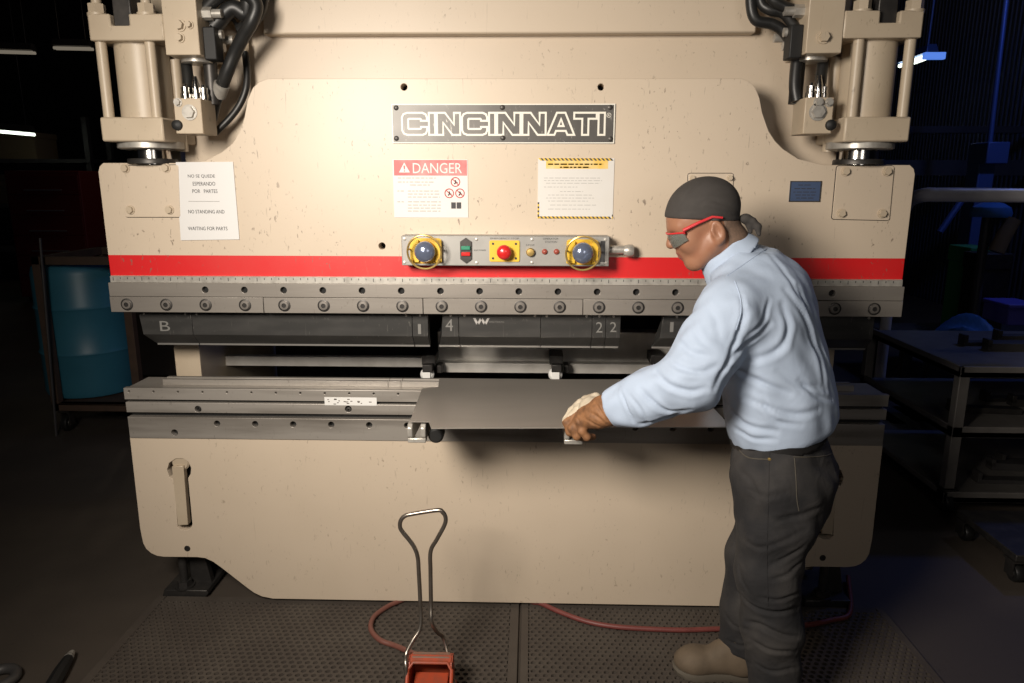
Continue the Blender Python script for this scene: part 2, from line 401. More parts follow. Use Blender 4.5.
# nameplate ---------------------------------------------------------
def outline_letters(word, X0, X1, Z0, Z1, Y, parent):
    H = Z1 - Z0
    Lt = {'I': (.27, [[(0, 0), (.27, 0), (.27, 1), (0, 1)]]),
          'N': (1.02, [[(0, 0), (0, 1), (.36, 1), (.75, .46), (.75, 1), (1.02, 1), (1.02, 0), (.67, 0), (.27, .56), (.27, 0)]]),
          'C': (1.1, [[(.22, 0), (.07, .06), (0, .2), (0, .8), (.07, .94), (.22, 1), (.9, 1), (1.04, .94), (1.1, .8), (1.1, .64), (.83, .64), (.83, .70), (.8, .73), (.3, .73), (.27, .7), (.27, .3), (.3, .27), (.8, .27), (.83, .3), (.83, .36), (1.1, .36), (1.1, .2), (1.04, .06), (.9, 0)]]),
          'A': (1.17, [[(0, 0), (.4, 1), (.77, 1), (1.17, 0), (.87, 0), (.8, .18), (.37, .18), (.3, 0)], [(.47, .4), (.7, .4), (.585, .72)]]),
          'T': (.98, [[(0, 1), (.98, 1), (.98, .73), (.625, .73), (.625, 0), (.355, 0), (.355, .73), (0, .73)]])}
    gap = .085; tot = sum(Lt[c][0] for c in word) + gap * (len(word) - 1) - .1
    sx = (X1 - X0) / tot; x = 0; mb = MB(); w = H * .045
    for i, c in enumerate(word):
        if c == 'T': x -= .1
        for loop in Lt[c][1]:
            pts = [Vector((X0 + (x + a) * sx, Y, Z0 + b * H)) for a, b in loop]; n = len(pts)
            cx = []
            for q in range(n):                                   # flat ribbon following the contour
                p0, p1, p2 = pts[q - 1], pts[q], pts[(q + 1) % n]
                d1 = (p1 - p0).normalized(); d2 = (p2 - p1).normalized()
                n1 = Vector((-d1.z, 0, d1.x)); n2 = Vector((-d2.z, 0, d2.x)); b_ = (n1 + n2)
                b_ = b_ / max(.35, (1 + n1.dot(n2)))
                cx.append((p1 + b_ * w, p1 - b_ * w))
            vs = [v for pr in cx for v in pr]; vs += [v + Vector((0, -.0012, 0)) for v in vs]; m = 2 * n
            fs = []
            for q in range(n):
                a, b, c2, d = 2 * q, 2 * q + 1, 2 * ((q + 1) % n) + 1, 2 * ((q + 1) % n)
                fs += [(m + a, m + b, m + c2, m + d), (a, m + a, m + d, d), (b, c2, m + c2, m + b)]
            mb.add(vs, fs)
        x += Lt[c][0] + gap
    return mb.build('lettering', 'letter_white', parent)
x0, x1, z0, z1 = rp(392.3, 104, 614.5, 143.5, FY)
mb = MB(); mb.box(x0, x1, FY - .006, FY, z0, z1); npl = mb.build('nameplate', 'plate_dark', press, bev=.001)
npl['label'] = 'dark nameplate with white outlined capital letters'
mb = MB(); t = .0035
for a in ((x0, x1, z1 - t, z1), (x0, x1, z0, z0 + t), (x0, x0 + t, z0 + t, z1 - t), (x1 - t, x1, z0 + t, z1 - t)): mb.box(a[0], a[1], FY - .0068, FY - .0055, a[2], a[3])
mb.build('border', 'letter_white', npl)
a0, a1, b0, b1 = rp(402.5, 113, 604.5, 135, FY); outline_letters('CINCINNATI', a0, a1, b0, b1, FY - .006, npl)
a0, a1, b0, b1 = rp(606.5, 113.2, 611, 117.7, FY)
mb = MB(); mb.tube([((a0 + a1) / 2 + .007 * math.cos(t), FY - .0065, (b0 + b1) / 2 + .007 * math.sin(t)) for t in np.linspace(0, 2 * PI, 17)[:-1]], .0009, 6, closed=True)
mb.build('registered_mark', 'letter_white', npl)
text_mesh([('R', (a0 + a1) / 2 - .003, (a0 + a1) / 2 + .0032, (b0 + b1) / 2 - .004, (b0 + b1) / 2 + .004, FY - .006)], 'letter_white', npl)
s0 = None
for x, y in ((396.5, 108), (502.5, 107.6), (610, 107.5), (396.8, 138.5), (503, 138), (610.5, 139)):
    q = P(x, y, FY)
    if s0 is None:
        mb = MB(); mb.lathe((q.x, FY - .006, q.z), (0, -1, 0), [(.0085, 0), (.008, .002), (.005, .0035), (.001, .004)], 16); s0 = mb.build('screw', 'dark_steel', npl); qs = q
    else: clone(s0, (q.x - qs.x, 0, q.z - qs.z))
# printed signs -----------------------------------------------------
x0, x1, z0, z1 = rp(393.5, 159.5, 468, 217.5, FY)
mb = MB(); mb.box(x0, x1, FY - .0025, FY, z0, z1); ds = mb.build('danger_sign', 'sign_white', press); ds['label'] = 'white danger sign with a worn red header'
a0, a1, b0, b1 = rp(394, 160, 467, 175.6, FY)
mb = MB(); mb.box(a0, a1, FY - .0031, FY - .0024, b0, b1); mb.build('header', 'sign_red', ds)
t0, t1, u0, u1 = rp(413, 163, 462, 173.3, FY)
text_mesh([('DANGER', t0, t1, u0, u1, FY - .0031)], 'sign_white', ds)
mb = MB(); q0, q1, r0, r1 = rp(399, 162.5, 410, 172.5, FY)
mb.prism([(q0, r0), (q1, r0), ((q0 + q1) / 2, r1)], FY - .0037, FY - .003, 0)
cxm = (q0 + q1) / 2; mb.prism([(cxm - .002, r0 + .010), (cxm + .002, r0 + .010), (cxm + .003, r1 - .010), (cxm - .003, r1 - .010)], FY - .0042, FY - .0036, 1); mb.box(cxm - .0022, cxm + .0022, FY - .0042, FY - .0036, r0 + .003, r0 + .007, 1)
mb.build('warning_triangle', ['sign_white', 'sign_red'], ds)
def text_lines(mb, rows, Y, th=.0016):
    for x0_, x1_, y in rows:
        p, q = P(x0_, y, Y), P(x1_, y, Y); x = p.x
        while x < q.x:
            w = random.uniform(.006, .022); mb.box(x, min(x + w, q.x), Y - .0029, Y - .0024, p.z - th, p.z + th); x += w + .004
mb = MB(); rows = [(398, 436, 178), (398, 434, 182), (410, 430, 185)]
rows += [(397.5, 404, 191)] + [(408, 440, y) for y in (191, 194, 197)] + [(397.5, 404, 201.8)] + [(408, 441, y) for y in (201.8, 205, 208, 211)]
text_lines(mb, rows, FY); mb.build('small_print', 'ink_grey', ds)
for x, y in ((455.5, 182), (449.3, 193.3), (460, 193.3)):
    q = P(x, y, FY); mb = MB()
    mb.tube([(q.x + .0145 * math.cos(t), FY - .003, q.z + .0145 * math.sin(t)) for t in np.linspace(0, 2 * PI, 25)[:-1]], .0017, 6, closed=True)
    mb.tube([(q.x - .0102, FY - .003, q.z + .0102), (q.x + .0102, FY - .003, q.z - .0102)], .0015, 6)
    mb.tube([(q.x - .004, FY - .003, q.z - .007), (q.x + .002, FY - .003, q.z), (q.x - .001, FY - .003, q.z + .006)], .0022, 6, mi=1)
    mb.box(q.x, q.x + .008, FY - .0032, FY - .0024, q.z - .004, q.z - .001, 1); mb.build('pictogram', ['red_line', 'ink'], ds)
mb = MB()
for x in (453.6, 459): q0, q1, r0, r1 = rp(x - 2.3, 202.3, x + 2.3, 208.6, FY); mb.box(q0, q1, FY - .0031, FY - .0024, r0, r1); 
mb.build('hand_symbols', 'ink', ds)
# caution sheet
x0, x1, z0, z1 = rp(537.8, 158.2, 613.5, 218.5, FY)
mb = MB(); mb.box(x0, x1, FY - .0025, FY, z0, z1); cs = mb.build('caution_sign', 'sign_white', press); cs['label'] = 'white instruction sheet edged in yellow and black hazard stripes'
mb = MB()
def hazard(xa, xb, za, zb, vert=False):
    n = int(((zb - za) if vert else (xb - xa)) / .0135)
    for i in range(n):
        if vert:
            s = za + i * .0135; mb.box(xa, xb, FY - .0032, FY - .0024, s, s + .00675, 0); mb.box(xa, xb, FY - .0032, FY - .0024, s + .00675, s + .0135, 1)
        else:
            s = xa + i * .0135; h = (zb - za)
            mb.add([(s, FY - .0032, zb), (s + .00675, FY - .0032, zb), (s + .00675 + h, FY - .0032, za), (s + h, FY - .0032, za)], [(0, 1, 2, 3)], 0)
            mb.add([(s + .00675, FY - .0032, zb), (s + .0135, FY - .0032, zb), (s + .0135 + h, FY - .0032, za), (s + .00675 + h, FY - .0032, za)], [(0, 1, 2, 3)], 1)
hazard(x0, x1 - .008, z1 - .008, z1); hazard(x0, x1 - .008, z0, z0 + .007); hazard(x0, x0 + .005, z0, z0 + .06, True); hazard(x1 - .003, x1, z0, z0 + .02, True)
mb.build('hazard_border', ['yellow', 'ink'], cs)
a0, a1, b0, b1 = rp(546, 160.8, 608, 168.8, FY); mb = MB(); mb.box(a0, a1, FY - .0029, FY - .0024, b0, b1); mb.build('header', 'sign_yellow', cs)
mb = MB(); text_lines(mb, [(548, 603, 164.2), (560, 590, 167.3)], FY, .0022); mb.build('header_print', 'print_brown', cs)
mb = MB(); text_lines(mb, [(544, 600, 178), (544, 602, 180.6), (546, 600, 183.2), (544, 578, 187), (560, 583, 191.5), (548, 592, 195), (546, 594, 198), (548, 588, 201), (550, 596, 205), (548, 590, 209)], FY, .0009); mb.build('small_print', 'ink_grey', cs)
# no standing paper
pts = [P(x, y, FY) for x, y in ((176.3, 162.2), (233.4, 161.8), (239.8, 239.3), (181.3, 240.2))]
mb = MB(); vs = [(p.x, FY - .004, p.z) for p in pts] + [(p.x, FY - .0005, p.z) for p in pts]
mb.add(vs, [(3, 2, 1, 0), (4, 5, 6, 7), (0, 1, 5, 4), (1, 2, 6, 5), (2, 3, 7, 6), (3, 0, 4, 7)]); ns = mb.build('no_standing_sign', 'paper_sheet', press)
ns['label'] = 'white paper notice in two languages taped to the ram'
tl = []
for s, xa, xb, ya, yb in (('NO SE QUEDE', 188.5, 215.5, 174.5, 178.2), ('ESPERANDO', 193.4, 215.8, 181.8, 185.6), ('POR   PARTES', 193, 218, 189.3, 193), ('NO STANDING AND', 189, 225, 209.8, 213.4), ('WAITING FOR PARTS', 188.6, 228, 226.6, 230.2)):
    a0, a1, b0, b1 = rp(xa, ya, xb, yb, FY); tl.append((s, a0, a1, b0, b1, FY - .0042))
text_mesh(tl, 'ink', ns)
a0, a1, b0, b1 = rp(189, 201.0, 220, 201.6, FY); mb = MB(); mb.box(a0, a1, FY - .0048, FY - .0038, b0, b1); mb.build('rule_line', 'ink_grey', ns)
# access plates
def access(q, bolts, name='access_plate', r=.0125):
    ps = R2(q, FY); o = plate(name, rounded(ps, .008), [], FY - .006, FY, 'cream_paint', press, bev=.001)
    mb = MB()
    loop = rounded(ps, .008); mb.tube([(x, FY - .0008, z) for x, z in loop], .0022, 6, closed=True); mb.build('gap_line', 'dark_steel', o)
    for x, y in bolts:
        p = P(x, y, FY); m = MB(); m.hexbolt((p.x, FY - .006, p.z), r, .012); m.build('bolt', 'cream_plain', o)
    return o
access([(121.5, 166), (179, 165), (181, 217), (126, 217)], [(126.5, 168.5), (167, 168), (131.5, 209.8), (170.5, 209.8)])
access([(836.5, 166), (893.5, 166), (888.5, 220.3), (831.5, 219)], [(844.5, 171.5), (886, 171.5), (840.4, 213.2), (881.2, 213.4)])
access([(688, 173.5), (733, 173.5), (731, 222), (688, 222)], [(692, 178), (729.4, 178), (691, 217), (728, 217)], r=.008)
x0, x1, z0, z1 = rp(789.3, 181, 820.3, 201.7, FY)
mb = MB(); mb.box(x0, x1, FY - .004, FY, z0, z1); bp = mb.build('data_plate', 'blue_plate', press, bev=.001); bp['label'] = 'small blue data plate'
mb = MB(); text_lines(mb, [(798, 811, 185), (794, 815, 188.6), (793, 816, 192), (795, 815, 195), (796, 813, 198)], FY - .002, .0011); mb.build('small_print', 'ink', bp)
mb = MB(); t = .003
for a in ((x0, x1, z1 - t, z1), (x0, x1, z0, z0 + t), (x0, x0 + t, z0, z1), (x1 - t, x1, z0, z1)): mb.box(a[0], a[1], FY - .005, FY - .0035, a[2], a[3])
mb.build('border', 'ink', bp)
# control panel ------------------------------------------------------
CY = 2.405
x0, x1, z0, z1 = rp(401.5, 236, 609.3, 266, CY)
mb = MB(); mb.box(x0, x1, CY, FY - .002, z0, z1); cp = mb.build('control_panel', 'panel_grey', press, bev=.003); cp['label'] = 'grey control box with two guarded palm buttons'
def cP(x, y): p = P(x, y, CY); return p.x, p.z
def palm(x, y, flip):
    cx, cz = cP(x, y); w = .052
    mb = MB(); s = -1 if flip else 1
    mb.prism(rounded([(cx - w, cz - .042), (cx + w, cz - .042), (cx + w, cz + .042), (cx - w, cz + .042)], .014), CY - .004, CY)
    mb.box(cx - w, cx - w + .028, CY - .018, CY - .004, cz - .036, cz + .036); mb.box(cx + w - .02, cx + w, CY - .018, CY - .004, cz - .036, cz + .036)
    mb.build('button_bracket', 'yellow', cp, bev=.002)
    mb = MB(); R = .0555
    ring = [(cx + R * math.cos(t), CY - .05 - .012 * math.sin(t), cz + R * math.sin(t)) for t in np.linspace(0, 2 * PI, 41)[:-1]]
    mb.tube(ring, .0034, 8, closed=True)
    for t in (0.05 * PI, .95 * PI, 1.2 * PI, 1.8 * PI): mb.tube([(cx + R * math.cos(t), CY - .05 - .012 * math.sin(t), cz + R * math.sin(t)), (cx + R * .93 * math.cos(t), CY - .003, cz + .7 * R * math.sin(t))], .0032, 8)
    mb.build('guard_ring', 'brass', cp)
    mb = MB(); mb.lathe((cx, CY - .004, cz), (0, -1, 0), [(.033, 0), (.033, .012), (.03, .014)], 32); mb.build('button_collar', 'orange_inner', cp)
    mb = MB(); mb.lathe((cx, CY - .012, cz), (0, -1, 0), [(.026, 0), (.026, .02), (.0345, .022), (.0345, .03), (.0325, .036), (.026, .043), (.015, .048), (.001, .05)], 36)
    b = mb.build('palm_button', 'button_chrome', cp, ang=60)
palm(426.5, 250.8, False); palm(582, 252, True)
a0, a1, b0, b1 = rp(489.5, 240.3, 519.5, 261.5, CY)
mb = MB(); mb.prism(rounded([(a0, b0), (a1, b0), (a1, b1), (a0, b1)], .006), CY - .005, CY)
for x in (a0 + .012, a1 - .012):
    for z in (b0 + .011, b1 - .011): mb.cyl((x, CY - .0045, z), (x, CY - .0062, z), .004, n=12, mi=1)
mb.build('stop_plate', ['yellow', 'dark_steel'], cp)
cx, cz = cP(504.4, 251.5); mb = MB()
mb.lathe((cx, CY - .005, cz), (0, -1, 0), [(.013, 0), (.013, .018), (.0235, .02), (.0245, .025), (.0235, .031), (.019, .037), (.01, .041), (.001, .042)], 32)
mb.build('emergency_stop_button', 'red_plastic', cp, ang=60)
x, z = cP(466, 250.6)
mb = MB(); mb.prism([(x - .019, z - .028), (x, z - .042), (x + .019, z - .028), (x + .019, z + .03), (x, z + .043), (x - .019, z + .03)], CY - .006, CY); mb.build('switch_plate', 'dark_steel', cp)
mb = MB(); mb.box(x - .015, x + .015, CY - .013, CY - .005, z + .003, z + .016); mb.build('start_key', 'green_plastic', cp, bev=.002)
mb = MB(); mb.box(x - .015, x + .015, CY - .013, CY - .005, z - .017, z - .004); mb.build('stop_key', 'red_plastic', cp, bev=.002)
x, z = cP(530.3, 252); mb = MB(); mb.lathe((x, CY, z), (0, -1, 0), [(.014, 0), (.014, .012), (.011, .016), (.001, .017)], 24); mb.build('push_button', 'brass', cp)
for xx in (544.6, 556.4):
    x, z = cP(xx, 251.6); mb = MB(); mb.lathe((x, CY, z), (0, -1, 0), [(.0095, 0), (.009, .005), (.005, .009), (.001, .01)], 20); mb.build('pilot_lamp', 'lamp_red', cp)
for xx, yy in ((476.5, 239.3), (532, 239.5), (476.8, 262.8), (532, 262.6), (404.5, 239), (404.5, 262.5), (605.5, 239.5), (606, 263)):
    x, z = cP(xx, yy); mb = MB(); mb.lathe((x, CY, z), (0, -1, 0), [(.0055, 0), (.005, .002), (.001, .003)], 12); mb.build('screw', 'zinc', cp)
tl = []
for s, xa, ya, xb, yb in (('OPERATOR', 543, 237.9, 558.5, 239.7), ('STATION', 545, 241, 557, 242.8), ('STOP', 526, 244.4, 534.5, 245.8), ('EMERGENCY STOP', 490.5, 237.6, 519, 239.2), ('RAM POWER', 474, 249.5, 486, 251)):
    a0, a1, b0, b1 = rp(xa, ya, xb, yb, CY); tl.append((s, a0, a1, b0, b1, CY - .0001))
text_mesh(tl, 'ink', cp)
a0, a1, b0, b1 = rp(403.2, 241, 409, 262, CY); mb = MB(); mb.box(a0, a1, CY - .001, CY, b0, b1); mb.build('side_label', 'ink_grey', cp)
a0, a1, b0, b1 = rp(600.3, 241, 605, 262, CY); mb = MB(); mb.box(a0, a1, CY - .001, CY, b0, b1); mb.build('side_label', 'ink', cp)
p = P(611, 249.5, 2.45); q = P(631, 250.5, 2.45)
mb = MB(); mb.cyl((p.x - .012, 2.445, p.z), (q.x - .02, 2.445, p.z), .014); mb.lathe((q.x - .025, 2.445, q.z), (1, 0, 0), [(.016, 0), (.019, .006), (.021, .015), (.021, .028), (.017, .033), (.003, .035)], 14)
mb.build('cable_gland', 'zinc', cp)
# frame behind the ram -------------------------------------------------
PY = 2.64
xa, xb = P(176, 60, PY).x, P(846, 60, PY).x
z_s = P(500, 36, PY).z
mb = MB(); mb.box(xa, xb, PY, PY + .05, 1.35, 2.55); mb.build('upper_frame', 'cream_paint', press, bev=.004)
mb = MB(); mb.box(P(262, 20, 2.585).x, P(757, 20, 2.585).x, 2.585, PY + .001, P(500, 33.5, 2.585).z, 2.6); mb.build('crown_beam', 'cream_paint', press, bev=.006)
for s, (e0, e1) in ((-1, (XL + .085, XL + .185)), (1, (XR - .21, XR - .11))):
    mb = MB(); mb.prism([(2.7, .06), (3.6, .06), (3.6, 2.5), (2.7, 2.5)], e0, e1)
    mb.v = [Vector((v.y, v.x, v.z)) for v in mb.v]               # turn the profile side-on
    mb.build('side_frame', 'cream_plain', press, bev=.003)
mb = MB(); mb.box(XL + .21, XR - .21, 3.45, 3.5, .2, 1.6); mb.build('dark_rear_panel', 'dark_steel', press)  # unseen dark panel added to keep the opening behind the gauge black
# bed -------------------------------------------------------------------
zt = P(500, 441.3, FY).z
def mirr(x): return XL + XR - x
bl = [(XL, zt), (P(140.5, 528, FY).x - .002, P(140.5, 528, FY).z)] + R2([(141.5, 536), (143, 543), (146, 548.8), (151, 553.2), (157, 555.9), (164, 556.9), (197, 557.2), (205, 558.2), (213, 561.8), (221, 567.5), (247, 587.8), (254, 592.8), (262, 596.6), (273, 598.8)], FY)
br = [(mirr(x), z) for x, z in reversed(bl)]
slot = []
def keyhole(pts): return [(P(x, y, FY).x, P(x, y, FY).z) for x, y in pts]
kl = keyhole([(167, 470), (169, 463), (176, 458.5), (183, 458.5), (188.5, 462), (191, 468), (190.5, 474), (188, 478), (192.3, 524), (191, 528), (187, 530), (181, 530), (177.5, 527), (174.5, 480), (169.5, 477)])
kr = [(mirr(x), z) for x, z in kl]
bed_hole = P(187.3, 548.5, FY)
plate('bed', bl + br, [kl, list(reversed(kr)), circle(bed_hole.x, bed_hole.z, .006), circle(mirr(bed_hole.x), bed_hole.z, .006)], FY, FY + .05, 'cream_paint', press, bev=.0015)
mb = MB()
for k_ in (kl, kr):
    a0, a1 = min(p[0] for p in k_) - .02, max(p[0] for p in k_) + .02; b0, b1 = min(p[1] for p in k_) - .02, max(p[1] for p in k_) + .02
    mb.box(a0, a1, FY + .046, FY + .054, b0, b1)
mb.build('recess_shade_backing', 'hole_shade', press)  # black plates painted as the shade inside the handle recesses
for mir in (False, True):
    q = [(172.5, 466), (184, 465), (188.7, 524.5), (178.7, 525)]
    pts = [(P(x, y, FY).x, P(x, y, FY).z) for x, y in q]
    if mir: pts = [(mirr(x), z) for x, z in pts]
    mb = MB(); mb.prism(pts, FY - .006, FY + .02); h = mb.build('recessed_handle', 'cream_plain', press, bev=.003)
    c = P(179.5, 463, FY); cx = mirr(c.x) if mir else c.x
    mb = MB(); mb.lathe((cx, FY + .03, c.z), (0, -1, 0), [(.034, 0), (.034, .02), (.028, .026)], 28); mb.build('pivot', 'cream_plain', h)
    x = mirr(bed_hole.x) if mir else bed_hole.x
    mb = MB(); mb.lathe((x, FY - .0, bed_hole.z), (0, -1, 0), [(.012, 0), (.011, .002), (.006, .002), (.005, -.002)], 18); mb.build('bolt', 'dark_steel', press)
# rails on top of the bed
def P_(x, y): p = P(x, y, FY); return p.x, p.z
zt0 = P(500, 391.5, FY).z
zr = [P(500, y, FY).z for y in (391.3, 402.6, 405.6, 415.6, 420.2, 441.3)]
dots = [circle(P(130 + 24.4 * i, 395, FY).x, P(500, 394.6, FY).z, .0042, 10) for i in range(30)]
plate('upper_bed_rail', [(XL, zr[1]), (XR, zr[1]), (XR, zr[0]), (XL, zr[0])], dots, FY - .004, FY + .02, 'rail_steel', press, bev=.001)
plate('middle_bed_rail', [(XL + .002, zr[3]), (XR - .002, zr[3]), (XR - .002, zr[2]), (XL + .002, zr[2])], [circle(*P_(x, 408.8), .0125, 16) for x in (198.5, 348.5)], FY - .004, FY + .02, 'rail_steel', press, bev=.001)
hh = [circle(P(218 + 37.9 * i, 425.7, FY).x, P(500, 426.0, FY).z, .0115) for i in range(0, 17)] + [circle(*P_(175.3, 432.2), .0125)]
plate('lower_bed_rail', [(XL + .004, zr[5]), (XR - .004, zr[5]), (XR - .004, zr[4]), (XL + .004, zr[4])], hh, FY - .006, FY + .02, 'rail_steel', press, bev=.001)
mb = MB(); mb.box(XL + .01, XR - .01, FY + .0185, FY + .05, zr[5] - .02, zr[0] - .004); mb.build('rail_backing', 'black', press)
mb = MB(); mb.box(XL + .005, XR - .005, FY + .02, FY + .16, zr[0] - .08, zr[0] - .002); mb.build('bed_top', 'rail_steel', press, bev=.002)
for x, y in ((198.5, 408.3), (348.5, 410)):
    c = P_(x, y); mb = MB(); mb.lathe((c[0], FY + .014, c[1]), (0, -1, 0), [(.011, 0), (.010, .012), (.004, .013), (.004, .006)], 16); mb.build('set_screw', 'dark_steel', press)
a0, a1, b0, b1 = rp(325, 397, 377, 405, FY); mb = MB(); mb.box(a0, a1, FY - .0055, FY - .0035, b0, b1)
st = mb.build('worn_sticker', 'paper_white', press); st['label'] = 'worn whitish sticker on the rail'
mb = MB()
for i in range(16):
    x = random.uniform(a0 + .01, a1 - .012); z = random.uniform(b0 + .003, b1 - .006); mb.box(x, x + random.uniform(.004, .01), FY - .0058, FY - .0054, z, z + .003)
mb.build('smudged_print', 'rust', st)
# feet
for mir in (False, True):
    c = G(190, 592, 0); x = mirr(c.x) if mir else c.x
    mb = MB(); mb.prism([(x - .09, 0), (x + .08, 0), (x + .095, .02), (x + .09, .035), (x - .08, .035)], FY + .04, FY + .26)
    mb.prism([(x + .0, .03), (x + .085, .03), (x + .06, .17), (x - .0, .2)], FY + .10, FY + .13); f = mb.build('machine_foot', 'dark_steel', press, bev=.003)
    mb = MB(); mb.cyl((x - .01, FY + .07, .03), (x - .01, FY + .07, .2), .016); mb.hexbolt((x - .01, FY + .07, .035), .03, .028, (0, 0, 1)); mb.build('levelling_bolt', 'dark_steel', f)
# back gauge -------------------------------------------------------------
x0, x1, z0, z1 = rp(438, 346, 700, 364, 2.98); bg0 = MB(); bg0.box(x0, XR - .35, 2.98, 3.06, z0, z1 + .06); bg = bg0.build('back_gauge', 'gauge_steel', press, bev=.002)
x0, x1, z0, z1 = rp(436, 364, 700, 373.5, 2.93); mb = MB(); mb.box(x0, XR - .35, 2.93, 2.99, z0, z1); mb.build('gauge_beam', 'gauge_steel', bg, bev=.002)
x0, x1, z0, z1 = rp(213, 357, 436, 366.5, 2.93); mb = MB(); mb.box(x0, x1 + .01, 2.93, 2.97, z0, z1); mb.build('gauge_bar', 'gauge_steel', bg, bev=.002)
gf = None
for x in (430, 556, 656):
    c = P(x, 365, 2.88)
    mb = MB(); mb.box(c.x - .028, c.x + .028, 2.84, 2.95, c.z + .01, c.z + .05); mb.box(c.x - .02, c.x + .02, 2.80, 2.86, c.z - .012, c.z + .02)
    mb.box(c.x + .03, c.x + .052, 2.86, 2.92, c.z - .03, c.z + .004); f = mb.build('gauge_finger', 'dark_steel', bg, bev=.003)
    mb = MB(); mb.lathe((c.x - .004, 2.84, c.z - .025), (0, -1, 0), [(.028, 0), (.028, .02), (.02, .03)], 20); mb.box(c.x - .02, c.x + .012, 2.80, 2.82, c.z - .06, c.z - .01)
    mb.build('finger_tip', 'paper_white', f, bev=.002)
# sheet support arms on the bed
for x, full in ((421, True), (572, False)):
    c = P(x, 430, 2.16)
    mb = MB(); prof = [(2.06, c.z + .012)]
    y_a, zt_ = 2.07, .884
    prof = [(y_a + .015, zt_ - .055), (y_a, zt_ - .04), (y_a, zt_ - .012), (y_a + .012, zt_), (FY - .006, zt_ - .005), (FY - .006, zt_ - .12), (FY - .03, zt_ - .12), (FY - .07, zt_ - .06)]
    def side_prism(mb, prof, xa, xb):
        b = len(mb.v); mb.prism(prof, xa, xb)
        for i in range(b, len(mb.v)): v = mb.v[i]; mb.v[i] = Vector((v.y, v.x, v.z))
    side_prism(mb, prof, c.x - .028, c.x - .012); side_prism(mb, prof, c.x + .012, c.x + .028)
    mb.box(c.x - .028, c.x + .028, y_a + .004, y_a + .03, zt_ - .06, zt_ - .045)
    s = mb.build('sheet_support', 'zinc', press, bev=.003)
    mb = MB(); mb.lathe((c.x + (.055 if full else .0), 2.12, zt_ - .045), (0, -1, 0), [(.012, -.03), (.024, -.02), (.024, .02), (.018, .026)], 24); mb.build('clamp_knob', 'rubber', s)
